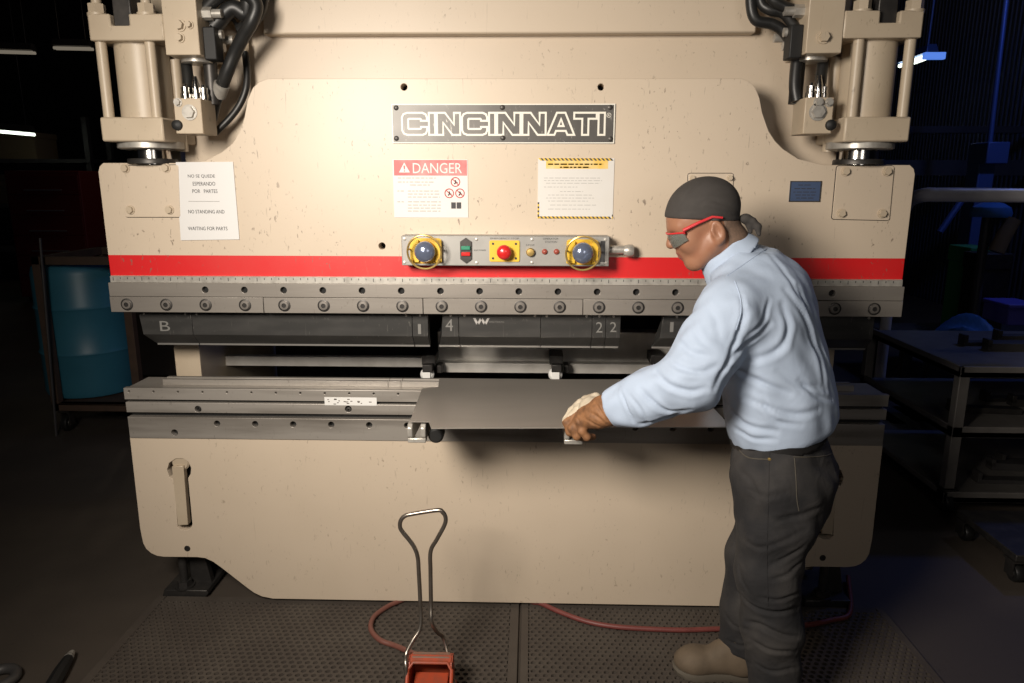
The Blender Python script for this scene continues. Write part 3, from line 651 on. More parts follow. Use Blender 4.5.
# hydraulic cylinders, manifolds, hoses ------------------------------------
def cylinder(mir):
    def m(x): return mirr(x) if mir else x
    yf = 2.40
    fx0, fx1 = P(100.5, 128, yf).x, P(163, 128, yf).x
    cx = (fx0 + fx1) / 2; w = (fx1 - fx0) / 2; ax = yf + .115
    zf0, zf1 = P(130, 141.5, yf).z, P(130, 117, yf).z
    zh0, zh1 = P(130, 40.5, yf).z, P(130, 13.5, yf).z
    lo, hi = (m(cx) - w, m(cx) + w)
    mb = MB(); mb.lathe((m(cx), ax, zf1 - .01), (0, 0, 1), [(.083, 0), (.083, zh0 - zf1 + .02)], 40); body = mb.build('hydraulic_cylinder', 'cream_plain', press)
    mb = MB(); mb.box(lo, hi, yf, yf + .23, zf0, zf1); mb.build('lower_flange', 'cream_plain', body, bev=.006)
    hx0, hx1 = P(88, 27, yf).x, P(163.5, 27, yf).x; hc = (hx0 + hx1) / 2; hw = (hx1 - hx0) / 2
    nx0, nx1 = P(110, 20, yf).x, P(128.5, 20, yf).x
    a, b, n0, n1 = m(hx0), m(hx1), m(nx0), m(nx1)
    if mir: a, b, n0, n1 = b, a, n1, n0
    zn = P(120, 25.5, yf).z
    mb = MB(); mb.prism([(a, zh0), (b, zh0), (b, zh1), (n1, zh1), (n1, zn), (n0, zn), (n0, zh1), (a, zh1)], yf, yf + .06); mb.box(a, b, yf + .06, yf + .23, zh0, zh1)
    mb.build('cylinder_head', 'cream_plain', body, bev=.005)
    mb = MB(); mb.box(n0, n1, yf + .02, yf + .09, zn, zh1 + .09); mb.build('port_fitting', 'dark_steel', body, bev=.004)
    for tx in (P(105, 80, yf + .03).x, P(153.5, 80, yf + .03).x):
        for ty in (yf + .03, yf + .2):
            x = m(tx); mb = MB(); mb.cyl((x, ty, zf1 - .005), (x, ty, zh0 + .005), .0165, n=20); r = mb.build('tie_rod', 'cream_plain', body)
            mb = MB(); mb.cyl((x, ty, zh1 - .004), (x, ty, zh1 + .006), .03, n=20); mb.cyl((x, ty, zh1 + .005), (x, ty, zh1 + .034), .026, n=6); mb.cyl((x, ty, zh1 + .03), (x, ty, zh1 + .055), .015, n=16); mb.build('nut', 'cream_plain', r)
    mb = MB(); mb.lathe((m(cx), ax, zf0 + .004), (0, 0, -1), [(.105, 0), (.105, .022), (.095, .026)], 40); mb.build('rod_gland', 'zinc', body)
    mb = MB(); mb.lathe((m(cx), ax, zf0 - .015), (0, 0, -1), [(.06, 0), (.06, zf0 - zs - .015 + .004)], 32); mb.build('piston_rod', 'chrome', body)
    mb = MB(); mb.lathe((m(cx), ax, zs + .014), (0, 0, -1), [(.078, 0), (.08, .004), (.08, .016)], 32); mb.build('rod_nut', 'dark_steel', body)
    mb = MB(); mb.box(m(cx) - .1, m(cx) + .1, FY + .055, ax + .12, zs - .10, zs - .002); mb.build('ram_bracket', 'cream_plain', press, bev=.003)
    # manifold blocks
    yl = 2.415; bx0, bx1 = P(174.5, 115, yl).x, P(201.8, 115, yl).x; bz0, bz1 = P(190, 133.8, yl).z, P(190, 98, yl).z
    a, b = sorted((m(bx0), m(bx1)))
    mb = MB(); mb.box(a, b, yl, yl + .11, bz0, bz1); lb = mb.build('manifold_block', 'cream_plain', press, bev=.003)
    for (fx, fz, r) in ((.18, .88, .011), (.57, .6, .02)) if not mir else ((.45, .86, .013), (.82, .86, .011), (.45, .6, .022)):
        m2 = MB(); m2.hexbolt((a + (b - a) * fx, yl, bz0 + (bz1 - bz0) * fz), r, .014); m2.build('plug', 'zinc', lb)
    m2 = MB(); m2.lathe((a + (b - a) * (.08 if not mir else .95), yl + .004, bz0 + (bz1 - bz0) * .24), (0, -1, 0), [(.018, 0), (.016, .014), (.006, .02)], 14); m2.build('relief_cap', 'black', lb)
    for fx, fy, h in ((.3, .035, .05), (.62, .05, .075), (.85, .06, .05)):
        x = a + (b - a) * fx; m2 = MB(); m2.lathe((x, yl + fy, bz1 - .002), (0, 0, 1), [(.016, 0), (.016, .02), (.013, .022), (.014, .04), (.008, h - .01), (.006, h)], 14); m2.build('fitting', 'chrome', lb)
    yu = 2.40; bx0, bx1 = P(163.5, 30, yu).x, P(198, 30, yu).x; uz0 = P(180, 55, yu).z
    a, b = sorted((m(bx0), m(bx1))); mb = MB(); mb.box(a, b, yu, yu + .19, uz0, 2.5); ub = mb.build('valve_block', 'cream_plain', press, bev=.003)
    if not mir: bl_ = ((.50, 25.5, .015), (.78, 25, .010), (.47, 38, .012))
    else: bl_ = ((.45, 39.5, .016),)
    for fx, y, r in bl_:
        z = P(180, y, yu).z; m2 = MB(); m2.hexbolt((a + (b - a) * fx, yu, z), r, .018); m2.build('bolt', 'cream_plain', ub)
    m2 = MB(); m2.lathe(((a + b) / 2, yu + .1, uz0 + .002), (0, 0, -1), [(.05, 0), (.05, .012), (.045, .014)], 28); m2.build('gasket_ring', 'zinc', ub)
    e = b if not mir else a; s = 1 if not mir else -1                # fittings on the side facing the middle
    for y, yo, ln in ((10, .05, .06), (30, .07, .05), (32, .13, .06), (42, .10, .04)):
        z = P(200, y, yu).z; m2 = MB(); m2.cyl((e - s * .002, yu + yo, z), (e + s * ln * .5, yu + yo, z), .02, n=6); m2.cyl((e + s * ln * .5, yu + yo, z), (e + s * ln, yu + yo, z), .014, n=14); m2.build('fitting', 'zinc', ub)
    m2 = MB(); z = P(200, 38, yu).z
    m2.box(min(e, e + s * .04), max(e, e + s * .04), yu + .03, yu + .09, z - .06, z + .04); m2.build('sensor_body', 'black', ub, bev=.004)
    # standpipe between the blocks
    m2 = MB(); x = a + (b - a) * .8 if not mir else a + (b - a) * .2
    m2.cyl((x, yu + .12, bz1 - .01), (x, yu + .12, uz0 + .01), .022, n=18); m2.build('pipe', 'dark_steel', press)
    m2 = MB(); x = m(P(176, 80, 2.56).x); m2.cyl((x, 2.56, bz0 - .05), (x, 2.56, uz0 + .01), .02, n=18); m2.build('pipe', 'cream_plain', press)
    # hoses
    def H(pts, r, label=None):
        q = []
        for x, y, Y in pts:
            p = P(x, y, Y); q.append((m(p.x), Y, p.z))
        m3 = MB(); m3.tube(q, r, 14, res=8); return m3.build('hydraulic_hose', 'rubber', press)
    if not mir:
        H([(204, 10, 2.47), (222, -6, 2.46), (242, -8, 2.45), (256, 4, 2.45), (252, 21, 2.45), (243, 37, 2.47), (234.5, 54, 2.49), (227, 72, 2.50), (220.5, 89, 2.52), (215, 101, 2.54), (211, 118, 2.57)], .0215)
        H([(257, -20, 2.49), (249, 0, 2.49), (246, 14, 2.50), (232, 8, 2.49), (214, 26, 2.49)], .026)
        H([(264, -20, 2.52), (262, 2, 2.52), (256, 18, 2.53), (240, 30, 2.55)], .02)
        H([(200, 33, 2.49), (216, 22, 2.5), (232, 19, 2.53), (240, 34, 2.56)], .007)
        H([(245, 52, 2.6), (247, 70, 2.59), (246, 88, 2.58), (240, 104, 2.575), (230, 118, 2.57), (214, 134, 2.56)], .0118)
        m3 = MB(); p = P(245, 49, 2.6); m3.cyl((p.x, 2.6, p.z - .01), (p.x, 2.6, p.z + .06), .011, n=14); m3.cyl((p.x, 2.6, p.z - .005), (p.x, 2.6, p.z + .02), .015, n=6); m3.build('hose_fitting', 'cream_plain', press)
        p, q = P(222.5, 84, 2.515), P(218, 95, 2.53); m3 = MB(); m3.cyl((p.x, 2.513, p.z), (q.x, 2.531, q.z), .0255, n=18); m3.build('hose_ferrule', 'zinc', press)
    else:
        def H2(pts, r):
            m3 = MB(); m3.tube([P(*t) for t in pts], r, 14, res=8); return m3.build('hydraulic_hose', 'rubber', press)
        H2([(752, -22, 2.5), (751, 4, 2.5), (756, 20, 2.5), (772, 24, 2.5), (784, 32, 2.5), (792, 46, 2.49), (796, 56, 2.49)], .0175)
        H2([(760, -22, 2.49), (761, 2, 2.49), (770, 10, 2.48), (784, 14, 2.48), (797, 30, 2.48)], .016)
        H2([(768, -22, 2.47), (772, -2, 2.46), (783, 6, 2.46), (798, 11, 2.46)], .017)
        H2([(797, 60, 2.5), (795.5, 74, 2.495), (795, 88, 2.49), (797, 101, 2.485)], .0195)
    H([(186, 62, 2.52), (188, 80, 2.5), (188, 100, 2.48)], .018)
cylinder(False); cylinder(True)

# ------------------------------------------------------------------ tooling held in the ram and on the bed
TY = 2.515
def punch(xa, xb, name_label, marks=(), horn=0, horn_r=0):
    ya = (P(500, 313.5, TY).z, P(500, 337, TY).z, P(500, 346.8, TY + .05).z)
    X0, X1 = P(xa, 325, TY).x, P(xb, 325, TY).x
    t = thing('punch', name_label, 'press tooling', ((X0 + X1) / 2, TY, ya[2]), 'punch segments clamped under the ram')
    prof = [(TY + .045, ya[0] + .004), (TY + .045, ya[1] + .03), (TY + .055, ya[2]), (TY + .05, ya[2]), (TY, ya[1]), (TY, ya[0] + .004)]
    b = MB(); n = len(prof); vs = []
    for X in (X0, X1):
        for (y, z) in prof:
            k = max(0., min(1., (ya[1] + .02 - z) / (ya[1] + .02 - ya[2]))); vs.append((X + (horn * k if X == X0 else horn_r * k), y, z))
    fs = [(i, (i + 1) % n, n + (i + 1) % n, n + i) for i in range(n)] + [tuple(range(n)), tuple(range(2 * n - 1, n - 1, -1))]
    b.add(vs, fs); b.build('body', 'punch_steel', t, bev=.0012)
    b = MB(); za, zb = ya[2] + .001, ya[2] + .008
    b.box(X0 + horn + .001, X1 + horn_r - .001, TY + .043, TY + .0505, za - .001, zb); b.build('tip', 'punch_tip', t)
    for x in ((X0 + .02, X1 - .02) if X1 - X0 > .12 else ((X0 + X1) / 2,)):
        b = MB(); b.cyl((x, TY + .001, ya[0] - .008), (x, TY - .0015, ya[0] - .008), .0045, n=12); b.build('locating_pin', 'zinc', t)
    if marks:
        tl = []
        for s, x_, y_, x2, y2 in marks: a0, a1, b0, b1 = rp(x_, y_, x2, y2, TY); tl.append((s, a0, a1, b0, b1, TY - .0002))
        text_mesh(tl, 'mark_grey', t, 'stamped_marks')
    return t
punch(139.5, 192, 'dark punch segment marked B beside the blue drum', [('B', 160, 321, 170, 331)], horn=.035)
punch(192.4, 412, 'longest dark punch segment, plain, beside the piece marked B')
punch(412.4, 428, 'narrow dark punch segment with a dim 1 before the gap', [('1', 418, 324, 421, 334)])
punch(443, 458.5, 'dark punch segment marked 4, first after the narrow gap', [('4', 445.5, 319, 453, 331)], horn=-.022)
t = punch(458.9, 540.5, 'dark punch segment with a pale slanted W emblem', [('SERIES TOOLING', 489, 321, 504, 322.6)])
a0, a1, b0, b1 = rp(473, 318, 488, 324.5, TY); b = MB()
for i in range(4):
    x = a0 + (a1 - a0) * i * .24; w = (a1 - a0) * .17; sgn = 1 if i % 2 == 0 else -1
    s0, s1 = (0, .012) if sgn > 0 else (.012, .0)
    b.add([(x + s0, TY - .0006, b1), (x + w + s0, TY - .0006, b1), (x + w + s1, TY - .0006, b0), (x + s1, TY - .0006, b0)], [(0, 1, 2, 3)])
b.build('emblem', 'ink_grey', t)
punch(540.9, 592, 'plain dark punch segment between the W emblem and the numbered pieces')
punch(592.4, 605.7, 'narrow punch segment marked with a bright 2', [('2', 596, 322, 602.5, 332.5)])
punch(606.1, 620.5, 'narrow punch segment with a faint 2 at the wide gap', [('2', 610, 322, 616.5, 332)])
punch(663, 690, 'dark punch segment with splayed tip beside the worker sleeve', [('1', 670, 322, 673.5, 332)], horn=-.03)
punch(690.4, 874, 'long dark punch behind the worker in the blue shirt')
# lower die
DZ = .891
dx0, dx1 = P(162.5, 382, 2.53).x, XR - .1
die = thing('lower_die', 'long grey steel V die lying along the bed top', 'press tooling', ((dx0 + dx1) / 2, 2.555, zr[0]))
zb_ = zr[0] - .002
cuts = [dx0, P(388, 382, 2.53).x, P(401, 382, 2.53).x, dx1]
for i, (a, b) in enumerate(zip(cuts[:-1], cuts[1:])):
    q = MB(); prof = [(2.53, zb_), (2.58, zb_), (2.58, DZ), (2.565, DZ), (2.555, DZ - .012), (2.545, DZ), (2.53, DZ)]
    side_prism(q, prof, a + .0006, b - .0006); q.build('die_section', 'rail_steel', die, bev=.0008)
# workpiece
zS = .8915
sp = [(439, 380), (438.3, 387.7), (422, 389.3), (410, 422.3), (429, 422.5), (431.2, 429)]
pts = [G(x, y, zS) for x, y in sp]
f1 = G(600, 428.3, zS); dirx = (f1 - pts[-1]).normalized(); L_ = .89
pfr = pts[-1] + dirx * L_; pbr = pfr + Vector((-dirx.y, dirx.x, 0)) * (pts[0] - pts[-1]).length * .98
poly = pts + [pfr, pbr]
mb = MB(); n = len(poly); vs = [(p.x, p.y, zS) for p in poly] + [(p.x, p.y, zS + .003) for p in poly]
fs = [tuple(range(n - 1, -1, -1)), tuple(range(n, 2 * n))] + [(i, (i + 1) % n, n + (i + 1) % n, n + i) for i in range(n)]
mb.add(vs, fs); so = mb.build('metal_sheet', 'sheet_steel')
tag(so, 'flat grey sheet of metal with notched corners held over the bed', 'sheet metal')

# ------------------------------------------------------------------ floor things
def rubber_mat(xa, xb, ya, yb, label, seam_side):
    pitch = .027; row = pitch * .866 * .92; z1, z0 = .012, .0
    mb = MB(); R_o = pitch / 1.732; brd = .012
    nx = int((xb - xa - 2 * brd) / pitch); ny = int((yb - ya - 2 * brd) / row)
    hx0 = xa + (xb - xa - nx * pitch) / 2; 
    for j in range(ny):
        for i in range(nx - (j % 2)):
            cx = hx0 + pitch * (i + .5 + .5 * (j % 2)); cy = ya + brd + row * (j + .5); b = len(mb.v); N_ = 6
            ax, ay = pitch / 2, row * 2 / 3
            hexo = [(0, ay), (-ax, ay / 2), (-ax, -ay / 2), (0, -ay), (ax, -ay / 2), (ax, ay / 2)]
            vs = []
            for (px_, py_) in hexo: vs.append((cx + px_, cy + py_, z1))
            for (px_, py_) in hexo: vs.append((cx + px_ * .62, cy + py_ * .62, z1 + .0005))
            for (px_, py_) in hexo: vs.append((cx + px_ * .58, cy + py_ * .58, z0 + .002))
            fs = [(k, (k + 1) % 6, 6 + (k + 1) % 6, 6 + k) for k in range(6)] + [(6 + k, 6 + (k + 1) % 6, 12 + (k + 1) % 6, 12 + k) for k in range(6)] + [tuple(range(12, 18))]
            mb.add(vs, fs)
    e = brd + .004
    for a in ((xa, hx0 + pitch * .5, ya, yb), (hx0 + pitch * (nx - .5), xb, ya, yb), (hx0 + pitch * .4, hx0 + pitch * (nx - .4), ya, ya + e), (hx0 + pitch * .4, hx0 + pitch * (nx - .4), ya + brd + row * ny - .004, yb)):
        mb.add([(a[0], a[2], z0), (a[1], a[2], z0), (a[1], a[3], z0), (a[0], a[3], z0), (a[0] + .004, a[2] + .002, z1), (a[1] - .004, a[2] + .002, z1), (a[1] - .004, a[3] - .002, z1), (a[0] + .004, a[3] - .002, z1)],
               [(3, 2, 1, 0), (4, 5, 6, 7), (0, 1, 5, 4), (1, 2, 6, 5), (2, 3, 7, 6), (3, 0, 4, 7)])
    me = bpy.data.meshes.new('rubber_mat'); me.from_pydata([tuple(v) for v in mb.v], [], mb.f); me.materials.append(M['mat_rubber'])
    o = bpy.data.objects.new('rubber_mat', me); C.objects.link(o); tag(o, label, 'floor mat', 'rubber mats along the press'); return o
xs_ = G(519.5, 640, 0).x
rubber_mat(-1.46, xs_ - .002, 1.72, 2.515, 'brown perforated rubber mat under the red foot pedal', 1)
rubber_mat(xs_ + .002, 1.36, 1.72, 2.515, "brown perforated rubber mat under the worker's boots", -1)
# foot pedal
zt = .012
fp = thing('foot_pedal', 'red foot pedal with a tall bent wire carrying handle on the mat', 'foot pedal', (G(432, 690, 0).x, 1.97, zt))
yb, yf = 2.035, 1.965
c0, c1 = G(412, 655, .15), G(451, 654, .15)
hx0, hx1 = c0.x - .004, c1.x + .004
def shell(x0, x1, y0, y1, z0, z1, t):                            # guard open towards the operator
    mb = MB(); prof = [(y1, z0), (y1, z1 - .03), (y1 - .03, z1), (y0 + .02, z1 + .005), (y0, z1 - .005)]
    k = len(prof); sec = []
    for (y, z) in prof:
        e = .004 if y < y1 - .02 else 0
        sec.append((y, z, e))
    vs = []; fs = []
    def ring(off):
        b = len(vs)
        for (y, z, e) in sec:
            vs.append((x0 - e + off, y - (off if y == y1 else 0), max(z0, z - off))); vs.append((x1 + e - off, y - (off if y == y1 else 0), max(z0, z - off)))
        return b
    a = ring(0); b = ring(t)
    for i in range(k - 1):
        p, q = a + 2 * i, a + 2 * i + 2; fs.append((p, p + 1, q + 1, q)); p, q = b + 2 * i, b + 2 * i + 2; fs.append((p, q, q + 1, p + 1))
    mb.add(vs, fs)
    for x, s in ((x0, 1), (x1, -1)):                             # side cheeks with a little draft
        side = [(y1, z0), (y1, z1 - .03), (y1 - .03, z1), (y0 + .02, z1 + .005), (y0, z1 - .005), (y0 - .075, z0 + .03), (y0 - .10, z0)]
        bb = len(mb.v); mb.prism(side, x - .002, x + .002 if s > 0 else x + .002)
        for i in range(bb, len(mb.v)): v = mb.v[i]; mb.v[i] = Vector((v.y, v.x, v.z))
    e = [(x0 - .004, y0, z1 - .005), (x1 + .004, y0, z1 - .005)]
    mb.tube([(x0 - .003, y0 - .10, z0), (x0 - .003, y0 - .075, z0 + .03), (x0 - .003, y0 - .012, z1 - .024), (x0 + .012, y0, z1 - .006), (x1 - .012, y0, z1 - .006), (x1 + .003, y0 - .012, z1 - .024), (x1 + .003, y0 - .075, z0 + .03), (x1 + .003, y0 - .10, z0)], .006, 8)
    return mb
shell(hx0, hx1, yf, yb, zt + .012, .15, .004).build('guard', 'pedal_red', fp)
mb = MB(); mb.box(hx0 - .008, hx1 + .008, yf - .12, yb + .01, zt, zt + .014); mb.build('base', 'pedal_red', fp, bev=.004)
mb = MB(); mb.box(hx0 + .012, hx1 - .012, yf - .09, yb - .03, .055, .068, rot=Matrix.Rotation(math.radians(14), 3, 'X')); mb.build('treadle', 'pedal_red', fp, bev=.003)
mb = MB(); mb.box(hx0 + .006, hx1 - .006, yf + .012, yb - .03, .1495, .1535); mb.build('dusty_top', 'pedal_dusty', fp, bev=.004)
mb = MB(); mb.cyl(((hx0 + hx1) / 2 - .02, yb + .0, .08), ((hx0 + hx1) / 2 - .02, yb + .05, .08), .02, n=16); mb.build('cable_gland', 'dark_steel', fp)
hp = [(407, 690, 1.93), (406, 668, 1.95), (406.3, 654, 1.98), (412.5, 641, 2.0), (420.3, 627, 2.02), (420.3, 603, 2.04), (418.7, 570, 2.05), (417.5, 556, 2.05), (413, 545, 2.05), (402, 531, 2.05), (400, 525.5, 2.05), (401, 520, 2.05), (405, 516, 2.05), (412, 514, 2.05), (437, 510.2, 2.05), (442.5, 512, 2.05), (445.6, 517.5, 2.05), (444.5, 525, 2.05), (437, 539, 2.05), (430.7, 551, 2.05), (430.5, 570, 2.05), (431, 603, 2.04), (431.5, 622, 2.02), (437, 632, 2.05), (444.5, 641, 2.08)]
pp = [P(x, y, Y) for x, y, Y in hp]; pp[0].z = .03; pp[-1].z = max(pp[-1].z, .03)
pp.append(Vector((hx1 + .004, 2.0, .03)))
mb = MB(); mb.tube(pp, .0068, 10, res=5); mb.build('handle', 'rod_metal', fp)
cpts = [((hx0 + hx1) / 2 - .02, yb + .045, .08), ((hx0 + hx1) / 2 - .06, yb + .09, .05)] + [tuple(G(x, y, .022)) for x, y in ((396, 646), (380, 640), (371, 629), (374, 617), (387, 607), (400, 601))]
cpts.append((cpts[-1][0] + .15, 2.62, .022)); cpts.append((cpts[-1][0] + .1, 2.9, .02))
mb = MB(); mb.tube(cpts, .0095, 10, res=8); mb.build('cable', 'hose_brown', fp)
# red hose
hpts = [tuple(G(x, y, .0215)) for x, y in ((525, 598), (541, 603.5), (560, 612), (585, 621), (610, 626), (640, 628.5), (680, 630), (715, 629), (760, 628), (800, 626), (832, 620), (850, 612))]
hpts = [(hpts[0][0] - .15, 2.75, .0215)] + hpts + [(hpts[-1][0] + .1, 2.72, .0215)]
mb = MB(); mb.tube(hpts, .0093, 10, res=6); tag(mb.build('air_hose', 'hose_red'), 'thin red air hose lying on the mat in front of the press', 'hose')
# odd bits on the concrete at the edge of the mat
a, b = G(70, 657, .02), G(44, 700, .02)
mb = MB(); d = (b - a).normalized(); w = Vector((-d.y, d.x, 0))
rr = [.014, .018, .022, .022]
pt = [a, a + d * .03, a + d * .09, b]
mb.tube([p + Vector((0, 0, .004)) for p in pt], rr, 8); pb = mb.build('pry_bar', 'black'); tag(pb, 'black bar with a bright ground tip lying on concrete by the mat corner', 'bar')
mb = MB(); mb.tube([a + Vector((0, 0, .004)) - d * .022, a + Vector((0, 0, .004)) + d * .012], [.009, .0165], 8); mb.build('tip', 'zinc', pb)
c = G(-2, 678, .02)
mb = MB(); mb.tube([(c.x + .05 * math.cos(t), c.y + .05 * math.sin(t), .018) for t in np.linspace(0, 2 * PI, 25)[:-1]], .017, 10, closed=True)
tag(mb.build('steel_ring', 'cart_grey'), 'thick grey steel ring lying on the concrete at the picture edge', 'ring')

# ------------------------------------------------------------------ the dim shop behind
def caster(o, parent, x, y, r=.05, zt=None):
    mb = MB(); mb.lathe((x - .018, y, r), (1, 0, 0), [(r * .9, 0), (r, .006), (r, .03), (r * .9, .036)], 24); cw = mb.build('caster', 'rubber', parent)
    mb = MB(); mb.lathe((x - .021, y, r), (1, 0, 0), [(r * .45, 0), (r * .5, .004), (r * .5, .038), (r * .45, .042)], 16); mb.box(x - .03, x - .024, y - .02, y + .03, r * .7, r * 2.5); mb.box(x + .024, x + .03, y - .02, y + .03, r * .7, r * 2.5)
    mb.box(x - .035, x + .035, y - .03, y + .04, r * 2.4, r * 2.6); mb.build('fork', 'dark_steel', cw)
# drum on a wheeled frame
dY = 4.75
dc = P(97, 400, dY)
cart = thing('drum_cart', 'rusty wheeled steel frame cart carrying a blue drum', 'cart', (dc.x, dY, 0))
ex0, ex1, ey0, ey1 = P(52, 440, dY - .4).x, dc.x + .52, dY - .36, dY + .36
cz = .2
mb = MB(); mb.box(ex0, ex1, ey0, ey0 + .05, cz - .05, cz); mb.box(ex0, ex1, ey1 - .05, ey1, cz - .05, cz); mb.box(ex0, ex0 + .05, ey0, ey1, cz - .05, cz); mb.box(ex1 - .05, ex1, ey0, ey1, cz - .05, cz); mb.box(ex0, ex1, ey0, ey1, cz - .012, cz); mb.build('deck', 'rust', cart, bev=.003)
mb = MB(); zt_ = 1.15
for x in (ex0, ex1 - .05):
    for y in (ey0, ey1 - .05): mb.box(x, x + .05, y, y + .05, cz, zt_)
mb.box(ex0, ex1, ey0, ey0 + .05, zt_ - .05, zt_); mb.box(ex0, ex1, ey1 - .05, ey1, zt_ - .05, zt_); mb.box(ex0, ex0 + .05, ey0, ey1, zt_ - .05, zt_); mb.box(ex1 - .05, ex1, ey0, ey1, zt_ - .05, zt_)
mb.build('upright_frame', 'rust', cart, bev=.002)
for x in (ex0 + .06, ex1 - .06):
    for y in (ey0 + .05, ey1 - .05): caster(None, cart, x, y, .055)
mb = MB(); r = .29; prof = [(.25, 0), (.28, .01), (r, .04)]
for zz in (.3, .6): prof += [(r, zz - .02), (r + .01, zz), (r, zz + .02)]
prof += [(r, .82), (.28, .86), (.26, .885), (.25, .875), (.02, .87)]
mb.lathe((dc.x, dY, cz), (0, 0, 1), prof, 48); dr = mb.build('drum', 'drum_blue'); tag(dr, 'blue plastic drum standing on the rusty wheeled cart', 'drum')
for dxx in (-.14, .14):
    mb = MB(); mb.cyl((dc.x + dxx, dY, cz + .868), (dc.x + dxx, dY, cz + .9), .035, n=18); mb.build('bung', 'black', dr)
# leaning rods beside the drum
for (xa, ya, xb, yb_, lab) in ((40, 238, 52, 440, 'thin bare rod leaning upright against the drum cart'), (52, 232, 62, 300, 'short dark rod hooked over the cart rail')):
    pass
a, b = P(40, 238, dY - .42), P(58, 448, dY - .42); b.z = 0
mb = MB(); mb.tube([b, a], .008, 8); tag(mb.build('steel_rod', 'cart_grey'), 'thin steel rod leaning on the drum cart', 'rod')
# cabinet, rack and boxes in the dark
def cabinet(x, y, w, h, d, m, label):
    t = thing('tool_cabinet', label, 'tool cabinet', (x, y, 0)); mb = MB(); mb.box(x - w / 2, x + w / 2, y, y + d, .08, h); mb.build('body', m, t, bev=.01)
    n = 6
    for i in range(n):
        z0 = .12 + (h - .16) / n * i; mb = MB(); mb.box(x - w / 2 + .02, x + w / 2 - .02, y - .015, y, z0, z0 + (h - .16) / n - .015); dw = mb.build('drawer', m, t, bev=.004)
        mb = MB(); mb.box(x - w / 4, x + w / 4, y - .03, y - .015, z0 + .05, z0 + .065); mb.build('handle', 'zinc', dw)
    for sx in (-1, 1): mb = MB(); mb.box(x + sx * w * .4 - .04, x + sx * w * .4 + .04, y + .05, y + .13, 0, .085); mb.build('foot', 'black', t)
    return t
c = P(45, 200, 9.5); cabinet(c.x, 9.5, 1.0, 1.75, .6, 'red_cabinet', 'tall red tool cabinet in the dark behind the drum')
rk = thing('storage_rack', 'dark steel storage rack against the far shop wall', 'rack', (P(25, 200, 11.5).x, 11.5, 0))
rx = rk.location.x
for sx in (-1.1, 1.1):
    for sy in (0, .6): mb = MB(); mb.box(rx + sx - .04, rx + sx + .04, 11.5 + sy, 11.58 + sy, 0, 2.6); mb.build('upright', 'cart_grey', rk)
for z in (.5, 1.2, 1.9): mb = MB(); mb.box(rx - 1.15, rx + 1.15, 11.48, 12.2, z, z + .06); mb.build('shelf', 'cart_grey', rk)
for i, (dx, z, w, h, m, lab) in enumerate(((-.6, 1.26, .7, .45, 'rust', 'brown carton on the middle shelf of the dark rack'), (.5, 1.26, .5, .35, 'cart_grey', 'grey crate on the middle shelf of the dark rack'), (-.2, 1.96, .9, .4, 'tan_cloth', 'tan bundle on the top shelf of the dark rack'), (.4, .56, .8, .5, 'rust', 'brown carton on the low shelf of the dark rack'))):
    mb = MB(); mb.box(rx + dx - w / 2, rx + dx + w / 2, 11.55, 12.1, z, z + h); mb.box(rx + dx - w / 2 - .01, rx + dx + w / 2 + .01, 11.54, 12.11, z + h * .8, z + h + .01); tag(mb.build('storage_box', m, bev=.01), lab, 'box')
# hanging strip lamps
def strip(a, b, m, label, w=.06, hood='cart_grey'):
    a, b = Vector(a), Vector(b); t = thing('strip_lamp', label, 'ceiling lamp', (a + b) / 2, 'strip lamps in the dark shop')
    d = (b - a).normalized(); s = Vector((-d.y, d.x, 0)).normalized()
    mb = MB(); q = [a + s * w * 1.6, a - s * w * 1.6, b - s * w * 1.6, b + s * w * 1.6]
    vs = [p + Vector((0, 0, .03)) for p in q] + [p * 1. + Vector((0, 0, .12)) - (p - (a + b) / 2).dot(s) * s * .5 for p in q]
    mb.add(vs, [(3, 2, 1, 0), (4, 5, 6, 7), (0, 1, 5, 4), (1, 2, 6, 5), (2, 3, 7, 6), (3, 0, 4, 7)]); mb.build('housing', hood, t)
    mb = MB(); mb.cyl(a + s * w * .6, b + s * w * .6, w * .45, n=12); mb.build('lamp_tube', m, t); mb = MB(); mb.cyl(a - s * w * .6, b - s * w * .6, w * .45, n=12); mb.build('lamp_tube', m, t)
    for p in (a.lerp(b, .15), a.lerp(b, .85)): mb = MB(); mb.cyl(p + Vector((0, 0, .11)), (p.x, p.y, 5.62), .004, n=6); mb.build('suspension_wire', 'dark_steel', t)
    return t
strip(P(-12, 51.5, 10.5), P(34, 52.8, 10.5), 'tube_dim', 'dim strip lamp high up, nearer the picture corner', .045)
strip(P(55, 48.2, 10.5), P(92, 49, 10.5), 'tube_dim', 'dim strip lamp high up beside the hydraulic cylinder', .045)
strip(P(-6, 131, 10.6), P(33, 134.5, 10.6), 'tube_bright', 'bright strip lamp hanging low over the dark shop', .05)
strip(P(902, 66, 9.6), P(932, 55, 9.0), 'tube_bright', 'bright strip lamp with blue casing seen past the cylinder rod', .05, 'blue_lit_steel')
mb = MB(); a0, a1, b0, b1 = rp(925, 52, 946, 59, 8.6); mb.box(a0, a1, 8.6, 8.66, b0, b1); 
tb = mb.build('lamp_sign', 'tube_blue', bev=.004); tag(tb, 'small blue lit lamp casing beside the bright strip lamp', 'lamp')
mb = MB(); mb.cyl(((a0 + a1) / 2 - .08, 8.63, b1), ((a0 + a1) / 2 - .04, 8.63, 5.6), .012, n=8); mb.build('cord', 'blue_lit_steel', tb)
